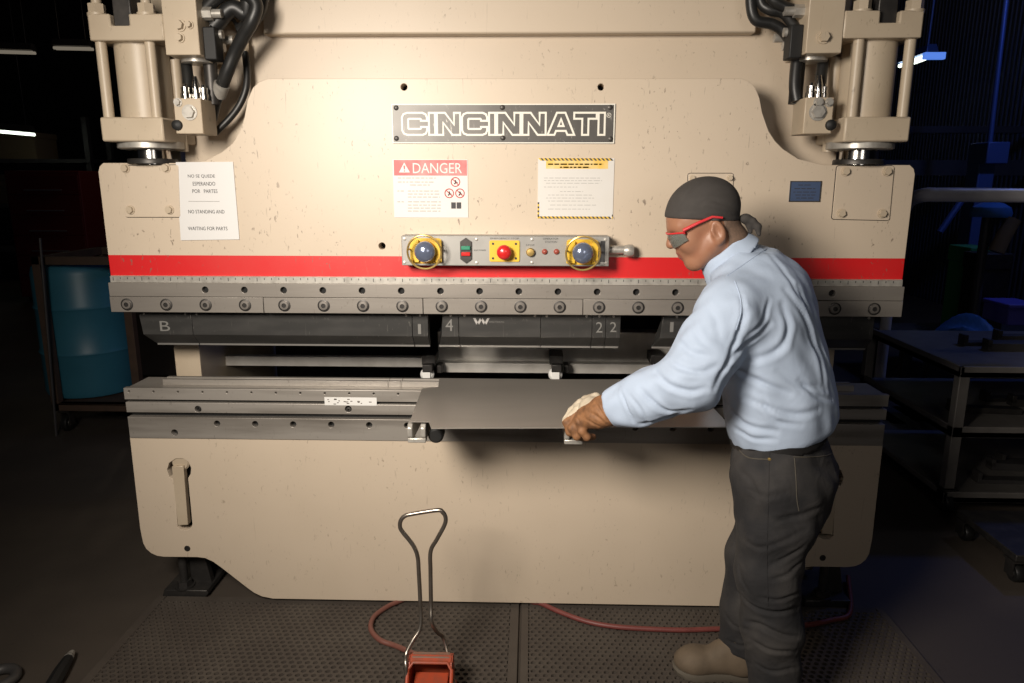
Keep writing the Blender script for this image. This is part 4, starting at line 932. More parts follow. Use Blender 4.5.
# ducts, pipes, beams at the blue side
q = [(890, 330, 5.2), (893, 262, 5.1), (899, 225, 4.8), (908, 203, 4.3), (922, 195.6, 3.95), (938, 194.8, 3.9), (970, 195, 3.9), (1010, 195.3, 3.9), (1080, 196, 3.9)]
pq = [P(*t) for t in q]; pq[0].z = 0; pq[0].x = pq[1].x; pq[0].y = pq[1].y
mb = MB(); mb.tube(pq, .037, 18, res=8); tag(mb.build('guard_pipe', 'white_pipe'), 'thick white bent pipe rail beside the press', 'pipe')
a, b = P(989, 150, 7.), P(1006, 0, 7.); e = b + (b - a) * .2
mb = MB(); mb.tube([a, e], .022, 10); tag(mb.build('conduit_pipe', 'blue_lit_steel'), 'slender blue-lit conduit rising from the dark column', 'pipe')
c0, c1 = P(968, 250, 7.), P(985, 240, 7.)
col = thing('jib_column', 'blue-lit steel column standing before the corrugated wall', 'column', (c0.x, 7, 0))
mb = MB(); mb.box(c0.x, c1.x, 7, 7.2, 0, P(980, 150, 7).z); mb.build('shaft', 'blue_lit_steel', col, bev=.01)
a0, a1, b0, b1 = rp(984, 142, 1006, 164, 6.95); mb = MB(); mb.box(a0, a1, 6.9, 7.2, b0, b1); mb.build('junction_box', 'blue_lit_steel', col, bev=.01)
mb = MB(); mb.tube([P(940, 232, 7.05), P(962, 200, 7.05)], .03, 8); mb.build('brace', 'blue_lit_steel', col)
mb = MB(); z = P(960, 160, 8).z; mb.box(2.2, 5.5, 8, 8.2, z - .16, z); struct(mb.build('beam', 'cart_grey'))
mb = MB(); z = P(960, 128, 8.3).z; mb.box(2.2, 5.5, 8.3, 8.4, z - .05, z + .02); struct(mb.build('trim_1', 'cart_grey'))
# work cart
wc0 = G(947, 514, 0)
wY = wc0.y
wc = thing('work_cart', 'grey three-shelf work cart on casters loaded with scrap', 'cart', (wc0.x, wY, 0))
pl = wc0.x - .03
x_r = pl + 1.15
zt_, z2, z3 = P(972, 372, wY).z, P(965, 432, wY).z, P(955, 497, wY).z
post = None
for x, y in ((pl, wY), (x_r - .05, wY), (pl, wY + .95), (x_r - .05, wY + .95)):
    mb = MB(); mb.box(x, x + .05, y, y + .05, .12, zt_); mb.build('leg', 'cart_lit_steel', wc, bev=.004); caster(None, wc, x + .03, y + .03, .052)
for z in (zt_ - .03, z2 - .03, z3 - .03): mb = MB(); mb.box(pl - .0, x_r, wY, wY + 1.0, z - .0, z + .03); mb.box(pl, x_r, wY, wY + .02, z, z + .055); mb.box(pl, pl + .02, wY, wY + 1., z, z + .055); mb.build('shelf', 'cart_lit_steel', wc, bev=.003)
# clutter on the cart, each its own thing
def bar_pile(n, x0, x1, y0, y1, z, m, lab, cat='offcut'):
    for i in range(n):
        x = random.uniform(x0, x1); y = random.uniform(y0, y1); y = y0 + (y1 - y0) * (i + .5) / n; a = random.uniform(-.12, .12); ln = random.uniform(.2, .42)
        mb = MB(); mb.box(-ln / 2, ln / 2, -.03, .03, 0, .02 + .01 * (i % 3)); mb.box(-ln / 2, -ln / 2 + .02, -.03, .03, .02, .06)
        R_ = Matrix.Rotation(a, 3, 'Z'); mb.v = [R_ @ v + Vector((x, y, z)) for v in mb.v]
        tag(mb.build('metal_offcut', m, bev=.001), lab, cat, 'metal offcuts on the work cart')
bar_pile(5, pl + .25, x_r - .3, wY + .15, wY + .8, zt_ + .001, 'cart_grey', 'bent grey metal offcut lying on the top shelf of the work cart')
bar_pile(4, pl + .3, x_r - .3, wY + .15, wY + .6, z2 + .001, 'dark_steel', 'dark metal offcut lying on the middle shelf of the work cart')
bar_pile(4, pl + .3, x_r - .3, wY + .15, wY + .5, z3 + .001, 'cart_grey', 'dull metal offcut lying on the bottom shelf of the work cart')
# bench behind the cart with boxes
bY = 5.6
bn = thing('work_bench', 'dark steel work bench under the green box', 'bench', (P(960, 340, bY).x, bY, 0))
bx0, bx1, bz = P(903, 345, bY).x, P(1085, 345, bY).x, P(960, 340, bY).z
mb = MB(); mb.box(bx0, bx1, bY, bY + .7, bz - .06, bz); mb.build('bench_top', 'cart_grey', bn, bev=.004)
for x in (bx0 + .03, bx1 - .1):
    for y in (bY + .03, bY + .6): mb = MB(); mb.box(x, x + .07, y, y + .07, 0, bz - .06); mb.build('leg', 'cart_grey', bn)
def pbox(xa, ya, xb, yb_, Y, dep, m, name, lab, cat, base):
    a0, a1, b0, b1 = rp(xa, ya, xb, yb_, Y); mb = MB(); mb.box(a0, a1, Y, Y + dep, base, b1); mb.box(a0 - .008, a1 + .008, Y - .008, Y + dep + .008, b1 - (b1 - base) * .18, b1 + .004); return tag(mb.build(name, m, bev=.008), lab, cat)
pbox(968, 248, 990, 300, bY + .3, .3, 'green_box', 'supply_box', 'green box standing at the back of the work bench', 'box', bz)
pbox(976, 254, 1008, 318, bY + .05, .2, 'dark_steel', 'supply_box', 'black box standing in front of the green box', 'box', bz)
a0, a1, b0, b1 = rp(965, 318, 1004, 343, 4.6)
mb = MB(); nx_, ny_ = 14, 8; vs = []
za_ = b0; 
st_ = thing('parts_stool', 'small dark stand holding a blue tarp behind the work cart', 'stand', ((a0 + a1) / 2, 4.75, 0))
m2 = MB(); m2.box(a0 - .05, a1 + .05, 4.55, 5.0, za_ - .04, za_); m2.build('top', 'cart_grey', st_, bev=.004)
for x in (a0 - .03, a1 + .0):
    for y in (4.57, 4.95): m2 = MB(); m2.box(x, x + .03, y, y + .03, 0, za_ - .04); m2.build('leg', 'cart_grey', st_)
for j in range(ny_ + 1):
    for i in range(nx_ + 1):
        u, v = i / nx_, j / ny_; h = (b1 - b0) * math.sin(PI * min(1, max(0, u))) ** .5 * (.75 + .25 * math.sin(9 * u + 5 * v)) * math.sin(PI * (.12 + .8 * v)) ** .5
        vs.append((a0 + (a1 - a0) * u, 4.6 + .35 * v, za_ + .002 + h))
fs = [(j * (nx_ + 1) + i, j * (nx_ + 1) + i + 1, (j + 1) * (nx_ + 1) + i + 1, (j + 1) * (nx_ + 1) + i) for j in range(ny_) for i in range(nx_)]
bb = len(vs); vs += [(v[0], v[1], za_ + .001) for v in vs]; fs += [tuple(bb + k for k in reversed(f)) for f in fs]
for i in range(nx_): fs.append((i, bb + i, bb + i + 1, i + 1))
mb.add(vs, fs); tag(mb.build('tarp_bundle', 'tarp_blue'), 'crumpled bright blue tarp on the stand behind the work cart', 'tarp')
pbox(1008, 305, 1040, 326, bY - .4, .3, 'blue_crate', 'crate', 'violet blue crate at the picture edge on the bench end', 'crate', b0)
crs = [o for o in C.objects if o.name == 'crate'][0]
pbox(890, 430, 905, 455, 4.75, .3, 'yellow_bin', 'parts_bin', 'yellow bin on the floor beside the press end', 'bin', 0.)
pbox(912, 428, 935, 470, 4.8, .35, 'red_cabinet', 'parts_bin', 'dark red bin on the floor beside the yellow bin', 'bin', 0.)
# tan jacket hung on a post
a = P(1004, 225, 5.2); 
hk = thing('coat_post', 'post carrying a blue cap beside the green box', 'post', (a.x, 5.4, 0))
mb = MB(); mb.cyl((a.x, 5.4, 0), (a.x, 5.4, P(1016, 210, 5.4).z - .051), .035, n=12); mb.cyl((a.x, 5.4, 0), (a.x, 5.4, .03), .2, n=24); mb.build('pole', 'cart_grey', hk)
mb = MB(); t_ = P(1016, 210, 5.4); mb.lathe((a.x + .02, 5.4, t_.z - .05), (0, 0, 1), [(.13, 0), (.135, .03), (.12, .07), (.07, .1), (.005, .11)], 24); tag(mb.build('hard_hat', 'tarp_blue'), 'blue rounded cap on top of the post', 'hat')
mb = MB(); mb.tube([P(1014, 219, 5.29), P(1004, 236, 5.29), P(996, 252, 5.29)], [.05, .06, .055], 12, res=4); tag(mb.build('hanging_cloth', 'tan_cloth'), 'tan cloth hanging from the post with the blue cap', 'cloth')
# low trolley at the picture edge
c = G(1016, 582, 0)
tr = thing('low_trolley', 'black low trolley reaching in at the picture edge', 'trolley', (c.x, c.y, 0))
mb = MB(); mb.box(c.x - .03, c.x + .6, c.y - .02, c.y + .4, .1, .13); mb.build('deck', 'dark_steel', tr, bev=.004)
for x, y in ((c.x, c.y), (c.x + .55, c.y), (c.x, c.y + .35), (c.x + .55, c.y + .35)): caster(None, tr, x, y + .01, .038)
# ------------------------------------------------------------------ the worker: implicit surfaces meshed into smooth skins
def A3(v): return np.array(v, dtype=np.float32)
def rc(p, a, b, ra, rb):
    a, b = A3(a), A3(b); pa = p - a; ba = b - a; t = np.clip((pa @ ba) / max(1e-9, float(ba @ ba)), 0, 1)
    return np.linalg.norm(pa - t[..., None] * ba, axis=-1) - (ra + (rb - ra) * t)
def el(p, c, r, R=None):
    q = p - A3(c)
    if R is not None: q = q @ R
    r = A3(r); k0 = np.linalg.norm(q / r, axis=-1); k1 = np.linalg.norm(q / (r * r), axis=-1)
    return k0 * (k0 - 1) / np.maximum(k1, 1e-6)
def smin(a, b, k):
    h = np.clip(.5 + .5 * (b - a) / k, 0, 1); return b * (1 - h) + a * h - k * h * (1 - h)
def smax(a, b, k): return -smin(-a, -b, k)
def chain(p, pts, rad, k=.02):
    d = None
    for i in range(len(pts) - 1):
        e = rc(p, pts[i], pts[i + 1], rad[i], rad[i + 1]); d = e if d is None else smin(d, e, k)
    return d
def loft(p, o, l, f, u, st):
    st = np.array(st, dtype=np.float32); q = p - A3(o); s = q @ A3(u); x = q @ A3(l); y = q @ A3(f)
    ss = np.linspace(st[0, 0], st[-1, 0], 60); dense = []
    for c in range(1, st.shape[1]):                              # smooth the stations
        v = np.interp(ss, st[:, 0], st[:, c]); vp = np.pad(v, 4, mode='edge'); v = np.convolve(vp, np.hanning(9) / np.hanning(9).sum(), 'valid')[:60]; dense.append(v)
    a, b, cx, cy = [np.interp(s, ss, d) for d in dense]
    k = np.sqrt(((x - cx) / a) ** 2 + ((y - cy) / b) ** 2)
    d = (k - 1) * np.minimum(a, b)
    return d, s
def snets(fun, lo, hi, h):
    lo, hi = A3(lo), A3(hi); n = np.ceil((hi - lo) / h).astype(int) + 1
    ax = [lo[i] + h * np.arange(n[i], dtype=np.float32) for i in range(3)]
    g = np.stack(np.meshgrid(*ax, indexing='ij'), -1).astype(np.float32)
    st = 4; gc = g[::st, ::st, ::st]; Fc = fun(gc).astype(np.float32)          # coarse pass first, then only near the skin
    F = Fc.repeat(st, 0).repeat(st, 1).repeat(st, 2)[:n[0], :n[1], :n[2]].copy(); near = np.abs(F) < h * st * 2.6
    F[near] = fun(g[near]); F[np.abs(F) < 1e-7] = 1e-7
    sg = F < 0; sh = tuple(k - 1 for k in F.shape)
    def sl(A, o): return A[o[0]:o[0] + sh[0], o[1]:o[1] + sh[1], o[2]:o[2] + sh[2]]
    acc = np.zeros(sh + (3,), np.float32); cnt = np.zeros(sh, np.int32)
    cor = [(i, j, k) for i in (0, 1) for j in (0, 1) for k in (0, 1)]
    for a in cor:
        for d in range(3):
            if a[d]: continue
            b = list(a); b[d] = 1
            fa, fb = sl(F, a), sl(F, b); cr = sl(sg, a) != sl(sg, b)
            t = np.where(cr, fa / np.where(cr, fa - fb, 1), 0)
            for e in range(3): acc[..., e] += np.where(cr, a[e] + (t if e == d else 0), 0)
            cnt += cr
    act = cnt > 0; idx = np.full(sh, -1, np.int64); m = int(act.sum()); idx[act] = np.arange(m)
    ijk = np.argwhere(act).astype(np.float32); V = lo + h * (ijk + acc[act] / cnt[act][:, None])
    quads = []
    for d in range(3):
        e1, e2 = (d + 1) % 3, (d + 2) % 3
        o0 = [slice(1, s) for s in sh]; o0[d] = slice(0, sh[d])
        A = sg[tuple(slice(0, k) for k in F.shape)]
        s0 = [slice(1, sh[i]) for i in range(3)]; s0[d] = slice(0, sh[d]); s1 = list(s0); s1[d] = slice(1, sh[d] + 1)
        a, b = sg[tuple(s0)], sg[tuple(s1)]; cr = a != b
        pos = np.argwhere(cr); off = np.array([1, 1, 1]); off[d] = 0; pos = pos + off
        def I(x1, x2):
            q = pos.copy(); q[:, e1] -= x1; q[:, e2] -= x2; return idx[q[:, 0], q[:, 1], q[:, 2]]
        q = np.stack([I(1, 1), I(0, 1), I(0, 0), I(1, 0)], -1); flip = ~a[cr]
        q[flip] = q[flip][:, ::-1]; quads.append(q)
    Q = np.concatenate(quads); Q = Q[(Q >= 0).all(1)]
    return V, Q
def vnormals(V, Q):
    n = np.cross(V[Q[:, 2]] - V[Q[:, 0]], V[Q[:, 3]] - V[Q[:, 1]]); N_ = np.zeros_like(V)
    for c in range(4): np.add.at(N_, Q[:, c], n)
    return N_ / np.maximum(np.linalg.norm(N_, axis=1, keepdims=True), 1e-9)
def relax(V, Q, it=2, lam=.5):
    for _ in range(it):
        S = np.zeros_like(V); W = np.zeros(len(V), np.float32)
        for c in range(4):
            for d in (1, 3): np.add.at(S, Q[:, c], V[Q[:, (c + d) % 4]]); np.add.at(W, Q[:, c], 1)
        V = V + lam * (S / np.maximum(W, 1)[:, None] - V)
    return V
def bvh_of(V, Q): return BVHTree.FromPolygons([tuple(map(float, v)) for v in V], [tuple(map(int, q)) for q in Q])
def onto(bv, pts, step=2.0):
    """photo polyline -> points on the skin"""
    out = []; pts = [Vector(p) for p in pts]; dense = catmull([Vector((p[0], p[1], 0)) for p in pts], 10) if len(pts) > 2 else [Vector((p[0], p[1], 0)).lerp(Vector((q[0], q[1], 0)), t) for p, q in zip(pts[:-1], pts[1:]) for t in np.linspace(0, 1, 12)]
    for p in dense:
        hit = bv.ray_cast(CAM, ray(p.x, p.y).normalized())
        if hit[0] is not None: out.append(hit[0])
    return out
def crease(V, Q, lines, wob_=0.):
    bv = bvh_of(V, Q); D = np.zeros(len(V), np.float32)
    for pts, dep, w in lines:
        c = onto(bv, pts)
        if len(c) < 2: continue
        c = np.array([tuple(x) for x in c], np.float32); m = len(c)
        near = np.where((V > c.min(0) - 5 * w).all(1) & (V < c.max(0) + 5 * w).all(1))[0]
        if not len(near): continue
        dd = np.linalg.norm(V[near][:, None] - c[None], axis=-1); j = dd.argmin(1); d = dd[np.arange(len(near)), j]
        taper = np.sin(np.pi * np.clip((j + .5) / m, .04, .96)) ** .5
        D[near] += taper * dep * (-np.exp(-(d / w) ** 2) + .3 * np.exp(-((d - 2.1 * w) / w) ** 2))
    rs = np.random.RandomState(5)
    if wob_:
        for _ in range(14):
            k = rs.normal(size=3); k = k / np.linalg.norm(k) * 2 * np.pi / rs.uniform(.045, .13); D += wob_ * np.sin(V @ k.astype(np.float32) + rs.uniform(0, 6.3))
    return V + vnormals(V, Q) * D[:, None]
def skin_mesh(name, V, Q, mats, parent, mi=None):
    o0 = np.array(origin_of(parent), np.float32) if parent else 0
    me = bpy.data.meshes.new(name); V2 = V - o0
    me.from_pydata([tuple(map(float, v)) for v in V2], [], [tuple(map(int, q)) for q in Q])
    for m in (mats if isinstance(mats, list) else [mats]): me.materials.append(M[m])
    if mi is not None: me.polygons.foreach_set('material_index', [int(i) for i in mi])
    me.polygons.foreach_set('use_smooth', [True] * len(me.polygons)); me.validate(); me.update()
    o = bpy.data.objects.new(name, me); C.objects.link(o)
    if parent: o.parent = parent
    return o
def unit(v): v = np.array(v, np.float64); return v / np.linalg.norm(v)
pp_ = lambda x, y, Y: np.array(P(x, y, Y))
# joints read from the photo
B0, T0 = pp_(787, 432, 2.035), pp_(750, 260, 2.06)
uT = unit(T0 - B0); LT = np.linalg.norm(T0 - B0)
fT = np.array([-.80, .60, 0]); fT = unit(fT - uT * fT.dot(uT)); lT = np.cross(uT, fT)
SL = pp_(729, 312, 1.915); EL = pp_(690, 381, 1.865); WL = pp_(613, 408, 1.98); WG = pp_(606, 409, 1.985)
SR = T0 - lT * .18 - uT * .135; ER = np.array([.77, 2.36, 1.08]); WR = np.array([.60, 2.36, .945])
HL, HR = pp_(779, 474, 1.95), pp_(789, 474, 2.12)
KL, KR = pp_(768, 572, 1.935), pp_(757, 556, 2.13)
FL, FR = pp_(776, 690, 1.93), pp_(738, 655, 2.125)
# head frame
hy, hp_ = math.radians(7), math.radians(23)
hf = np.array([-math.cos(hy) * math.cos(hp_), math.sin(hy) * math.cos(hp_), -math.sin(hp_)]); hl = unit(np.cross([0, 0, 1], hf)); hu = np.cross(hf, hl)
HO = pp_(704, 224, 2.07); HR_ = np.stack([hf, hl, hu], 1).astype(np.float32)
def h2w(x, y, z): return HO + hf * x + hl * y + hu * z
NB = pp_(738, 260, 2.07)
def to_head(p): return (p - A3(HO)) @ HR_
def head_sdf(p, inset=0.):
    q = to_head(p); qa = q.copy(); qa[..., 1] = np.abs(q[..., 1])
    d = el(q, (-.010, 0, .038), (.101, .077, .087))
    d = smin(d, el(q, (.040, 0, .02), (.055, .064, .055)), .02)
    d = smin(d, el(q, (.034, 0, -.03), (.056, .056, .075)), .03)
    d = smin(d, rc(qa, (-.004, .054, -.055), (.052, .026, -.09), .020, .022), .025)
    d = smin(d, rc(q, (.066, -.012, -.090), (.066, .012, -.090), .0225, .0225), .018)          # chin
    d = smin(d, el(qa, (.058, .036, -.026), (.028, .026, .030)), .02)                           # cheek
    d = smin(d, rc(qa, (.086, .008, .024), (.068, .046, .022), .011, .010), .012)               # brow
    d = smax(d, -el(qa, (.097, .031, -.001), (.017, .019, .013)), .012)                         # eye socket
    d = smin(d, rc(q, (.090, 0, .016), (.1055, 0, -.016), .0085, .0115), .010)                  # nose
    d = smin(d, el(q, (.1035, 0, -.021), (.0145, .0125, .0115)), .006)
    d = smin(d, el(qa, (.0935, .013, -.0265), (.0115, .0075, .0085)), .005)
    d = smax(d, -el(qa, (.0985, .0065, -.034), (.005, .004, .005)), .004)
    d = smin(d, el(q, (.080, 0, -.052), (.018, .028, .022)), .014)                              # mouth mound
    d = smin(d, rc(qa, (.0945, .0, -.0495), (.083, .022, -.0535), .0058, .003), .005)
    d = smin(d, rc(qa, (.0925, .0, -.0625), (.082, .020, -.0595), .0066, .003), .005)
    d = smax(d, -rc(qa, (.1005, 0, -.0562), (.083, .026, -.0575), .0018, .0014), .0025)
    # ears
    e = el(qa, (-.022, .076, -.026), (.0185, .010, .0325)); e = smax(e, -el(qa, (-.019, .086, -.024), (.0105, .009, .021)), .005)
    e = smin(e, rc(qa, (-.008, .079, -.03), (-.006, .078, -.018), .0045, .004), .004)
    e = smin(e, el(qa, (-.012, .075, -.053), (.0085, .006, .010)), .006)
    d = smin(d, e, .006)
    # neck
    nb = to_head(A3(NB)[None])[0]
    d = smin(d, rc(q, (-.028, 0, -.045), tuple(nb), .058, .062), .03)
    return d
def wrap_t(p): return p
# trunk stations: height, half width, half depth, sideways and forward shift
def torso(p, grow=0.):
    st = [(-.10, .155 + grow, .118 + grow, 0, .0), (-.02, .174 + grow, .142 + grow, 0, .008), (.05, .186 + grow, .156 + grow, 0, .006), (.15, .188 + grow, .152 + grow, 0, .001), (.25, .190 + grow, .137 + grow, 0, -.004),
          (.36, .196 + grow, .128 + grow, 0, -.014), (.43, .186 + grow, .115 + grow, 0, -.022), (.475, .150 + grow, .095 + grow, 0, -.022), (.515, .095 + grow, .072 + grow, 0, -.012), (.56, .066 + grow, .062 + grow, 0, 0), (.62, .055 + grow, .055 + grow, 0, .01)]
    return loft(p, B0, lT, fT, uT, st)
def shirt_sdf(p):
    d, s = torso(p)
    hem = -.012 + .0
    d = smax(d, hem - s, .035)                                   # bloused hem over the belt
    d = smax(d, s - (LT + .012), .012)
    trp = smin(rc(p, NC2 + np.array([.022, 0, -.004]), SR, .070, .070), rc(p, NC2 + np.array([.012, 0, 0]), SL + (T0 - SL) * .25, .064, .066), .04); trp = smax(trp, (p - A3(NC2)) @ A3(NA2) - .022, .01); d = smin(d, trp, .04)
    arm = chain(p, [SL + np.array([.03, .02, .0]), SL, SL * .45 + EL * .55, EL, EL * .5 + WL * .5, WL], [.076, .080, .081, .078, .070, .053], .035)
    cd_ = unit(WL - EL)
    arm = smax(arm, (p - A3(WL)) @ A3(cd_), .006)
    cuff = np.maximum(rc(p, WL - cd_ * .055, WL + cd_ * .02, .060, .050), np.abs((p - A3(WL - cd_ * .026)) @ A3(cd_)) - .027)
    arm = smin(arm, cuff, .006)
    arm = smin(arm, el(p, (WL * .72 + EL * .28) + np.array([.0, -.01, -.045]), (.055, .04, .026)), .03)   # loose cloth hanging at the cuff
    d = smin(d, arm, .035)
    ar2 = chain(p, [SR, SR * .5 + ER * .5, ER, WR], [.080, .077, .070, .05], .03)
    ar2 = smax(ar2, (p - A3(WR)) @ A3(unit(WR - ER)), .006)
    d = smin(d, ar2, .035)
    return d
per = None
NA2 = unit(pp_(722 - 31, 253 - 37, 2.07) - pp_(722, 253, 2.07)); NC2 = pp_(722, 253, 2.07) - NA2 * .028
# body: one continuous skin under the clothes, with the head
def body_sdf(p):
    d = head_sdf(p)
    t, s = torso(p, -.032); t = smin(smax(t, .0 - s, .03), rc(p, B0, (HL + HR) / 2, .09, .10), .03); t = smax(t, s - LT - .02, .02); d = smin(d, t, .02)
    d = smin(d, chain(p, [SL, EL, WL + unit(WL - EL) * .01], [.06, .045, .03], .02), .03)
    d = smin(d, chain(p, [SR, ER, WR + unit(WR - ER) * .01], [.06, .045, .03], .02), .03)
    d = smin(d, chain(p, [HL, KL, FL], [.085, .055, .04], .02), .04); d = smin(d, chain(p, [HR, KR, FR], [.085, .055, .04], .02), .04)
    return d
allp = np.array([SL, EL, WL, SR, ER, WR, HL, HR, KL, KR, FL, FR, T0, B0])
# coarse body below the neck, fine head: meshed together from one field at head resolution only where the skin shows
V, Q = snets(body_sdf, (.355, 1.85, 1.20), (.80, 2.22, 1.64), .0034) if False else snets(body_sdf, allp.min(0) - .12, (allp.max(0) + .12)[:2].tolist() + [1.66], .0042)
V = relax(V, Q, 1, .4)
fc = V[Q].mean(1); qh = to_head(fc.astype(np.float32))
lipm = (qh[:, 0] > .082) & (np.abs(qh[:, 1]) < .022) & (qh[:, 2] < -.0475) & (qh[:, 2] > -.0685)
per = skin_mesh('person', V, Q, ['skin', 'lip'], None, lipm.astype(int))
me = per.data; base = Vector((float(B0[0]), float(B0[1]), .0125)); me.transform(Matrix.Translation(-base)); per.location = base
tag(per, 'worker in a pale blue shirt and dark bandana leaning over the metal sheet', 'person')
# bandana
def bandana_sdf(p):
    q = to_head(p); d = el(q, (-.009, 0, .036), (.1035, .081, .0835)); d = smin(d, el(q, (.037, 0, .034), (.0585, .066, .046)), .02)
    edge = q[..., 2] - (.003 + (q[..., 0] + .026) * .47)
    inner = head_sdf(p) - .0005
    d = smin(d, head_sdf(p) - .0035, .004); d = smax(d, -edge, .003)
    return d
V, Q = snets(bandana_sdf, HO - .17, HO + .17, .004); V = relax(V, Q, 1)
V = crease(V, Q, [([(738, 216), (722, 212), (706, 207)], .0022, .004), ([(738, 220), (724, 217), (708, 216)], .002, .004), ([(737, 208), (722, 203), (709, 200), (700, 205)], .0018, .0045), ([(704, 180), (690, 190), (680, 205)], .0012, .005), ([(668, 211), (685, 212), (700, 210)], .0012, .003)])
bn_ = skin_mesh('bandana', V, Q, 'bandana', per)
bn_['label'] = 'dark grey bandana tied at the back'
# knot and tails
kn = h2w(-.108, .012, -.028)
V, Q = snets(lambda p: smin(smin(el(p, kn, (.018, .016, .014)), chain(p, [kn, kn + np.array([.018, -.008, -.006]), kn + np.array([.032, -.01, -.022]), kn + np.array([.036, -.012, -.042])], [.010, .009, .010, .006], .006), .006),
                            chain(p, [kn, kn + np.array([.012, .0, -.018]), kn + np.array([.016, .0, -.036])], [.010, .009, .006], .006), .006), kn - .07, kn + .07, .0028)
skin_mesh('knot', V, Q, 'bandana', bn_)
# hair below the bandana
def hair_sdf(p):
    q = to_head(p); d = el(q, (-.010, 0, .038), (.1035, .0795, .0895)); d = smin(d, rc(q, (-.03, 0, -.03), (-.045, 0, -.075), .060, .058), .02)
    edge = q[..., 2] - (.006 + (q[..., 0] + .026) * .47)
    d = np.maximum(d, edge); d = np.maximum(d, q[..., 0] + .040 + .25 * (q[..., 2] + .03)); d = np.maximum(d, -.085 - q[..., 2]); return d
V, Q = snets(hair_sdf, HO - .17, HO + .17, .004); V = relax(V, Q, 1); skin_mesh('hair', V, Q, 'stubble', per)
# eyes
for s in (-1, 1):
    c = Vector(h2w(.084, .031 * s, -.001)); mb = MB(); mb.lathe(c - Vector(hf) * .0115, Vector(hf), [(.0115 * math.sin(t), .0115 - .0115 * math.cos(t)) for t in np.linspace(.05, PI - .05, 13)], 18); e = mb.build('eye', 'eye_white', per, ang=70)
    mb = MB(); mb.cyl(c + Vector(hf) * .0095, c + Vector(hf) * .0118, .0055, .003, n=14); mb.build('iris', 'ink', e)
# safety glasses
def lens_pt(t, v): # t 0 nose .. 1 temple
    a = t * 1.25; return lambda s: Vector(h2w(.1075 - .062 * (1 - math.cos(a)) - .003 * abs(v), s * (.009 + .066 * math.sin(a)), -.006 - .002 * t + (v + .12 * t) * .0215 * (1 - .5 * t * t)))
gl = None
for s in (1, -1):
    mb = MB(); nu, nv = 14, 6; vs = []
    for lay in (0, 1):
        for j in range(nv + 1):
            for i in range(nu + 1):
                p = lens_pt(i / nu, -1.15 + 2 * j / nv)(s); vs.append(p - Vector(hf) * .002 * lay)
    w_ = nu + 1; m = w_ * (nv + 1); fs = []
    for j in range(nv):
        for i in range(nu): k = j * w_ + i; fs += [(k, k + 1, k + w_ + 1, k + w_), (m + k, m + k + w_, m + k + w_ + 1, m + k + 1)]
    for i in range(nu): fs += [(i, m + i, m + i + 1, i + 1), (nv * w_ + i, nv * w_ + i + 1, m + nv * w_ + i + 1, m + nv * w_ + i)]
    for j in range(nv): k = j * w_; fs += [(k, k + w_, m + k + w_, m + k), (k + nu, m + k + nu, m + k + w_ + nu, k + w_ + nu)]
    mb.add(vs, fs); ln = mb
    tp = MB(); top = [lens_pt(t, .9)(s) for t in np.linspace(0, 1, 8)]
    tp.tube([p + Vector(hu) * .001 for p in top], .0026, 8)
    tm = [top[-1], Vector(h2w(.062, s * .077, .012)), Vector(h2w(.02, s * .081, .016)), Vector(h2w(-.02, s * .082, .017)), Vector(h2w(-.045, s * .076, .004))]
    tp.tube(tm, [.0048, .0048, .0042, .0036, .003], 8, res=1)
    if gl is None:
        gl = tp.build('safety_glasses', 'glasses_red', per); gl['label'] = 'red framed safety glasses'
    else: tp.build('temple', 'glasses_red', gl)
    ln.build('lens', 'lens', gl, ang=60)
# shirt
V, Q = snets(shirt_sdf, np.minimum.reduce([SL, EL, WL, B0, T0]) - .13, np.maximum.reduce([SL, SR, ER, B0, T0]) + np.array([.2, .12, .1]), .0046)
V = relax(V, Q, 1)
V = crease(V, Q, [([(746, 312), (737, 340), (727, 362), (713, 388)], .0075, 0.0073), ([(770, 324), (754, 338), (736, 354), (726, 366)], 0.0068, 0.0069), ([(742, 296), (743, 316), (736, 336)], 0.0046, 0.0056),
    ([(783, 305), (788, 331), (776, 352), (744, 362)], 0.0068, 0.0090), ([(729, 366), (758, 381), (790, 394)], 0.0061, 0.0077), ([(798, 287), (814, 325), (825, 358), (836, 392)], 0.0053, 0.0077),
    ([(786, 290), (806, 320), (818, 355), (826, 390)], 0.0053, 0.0083), ([(766, 250), (790, 280), (800, 300)], 0.0030, 0.0069), ([(770, 300), (765, 318), (750, 332)], 0.0046, 0.0062),
    ([(722, 400), (745, 424), (776, 432)], 0.0053, 0.0077), ([(745, 398), (790, 414), (818, 410)], 0.0053, 0.0083), ([(733, 426), (752, 438), (775, 440)], 0.0046, 0.0062), ([(800, 380), (815, 395), (832, 400)], 0.0046, 0.0069),
    ([(778, 372), (800, 385), (822, 388)], 0.0038, 0.0077), ([(760, 395), (775, 420), (800, 425)], 0.0038, 0.0069),
    ([(621, 391), (626, 406), (634, 422)], 0.0038, 0.0042), ([(640, 388), (652, 402), (668, 412), (690, 410)], 0.0053, 0.0069), ([(655, 372), (668, 384), (690, 392), (706, 388)], 0.0061, 0.0077),
    ([(664, 356), (680, 368), (702, 372), (716, 366)], 0.0053, 0.0077), ([(640, 424), (660, 420), (684, 412)], 0.0061, 0.0069), ([(690, 320), (700, 340), (716, 352)], 0.0030, 0.0077), ([(676, 338), (690, 352), (712, 356)], 0.0038, 0.0077),
    ([(630, 396), (642, 412), (648, 424)], 0.0038, 0.0056), ([(702, 300), (715, 318), (720, 340)], 0.0023, 0.0083)], .0007)
V = relax(V, Q, 1, .25)
sh_ = skin_mesh('shirt', V, Q, 'shirt', per); sbv = bvh_of(V, Q)
def seam(pts, r, m, name, parent, bv, lift=.0):
    c = onto(bv, pts)
    if len(c) > 2: mb = MB(); mb.tube(c, r, 6); return mb.build(name, m, parent)
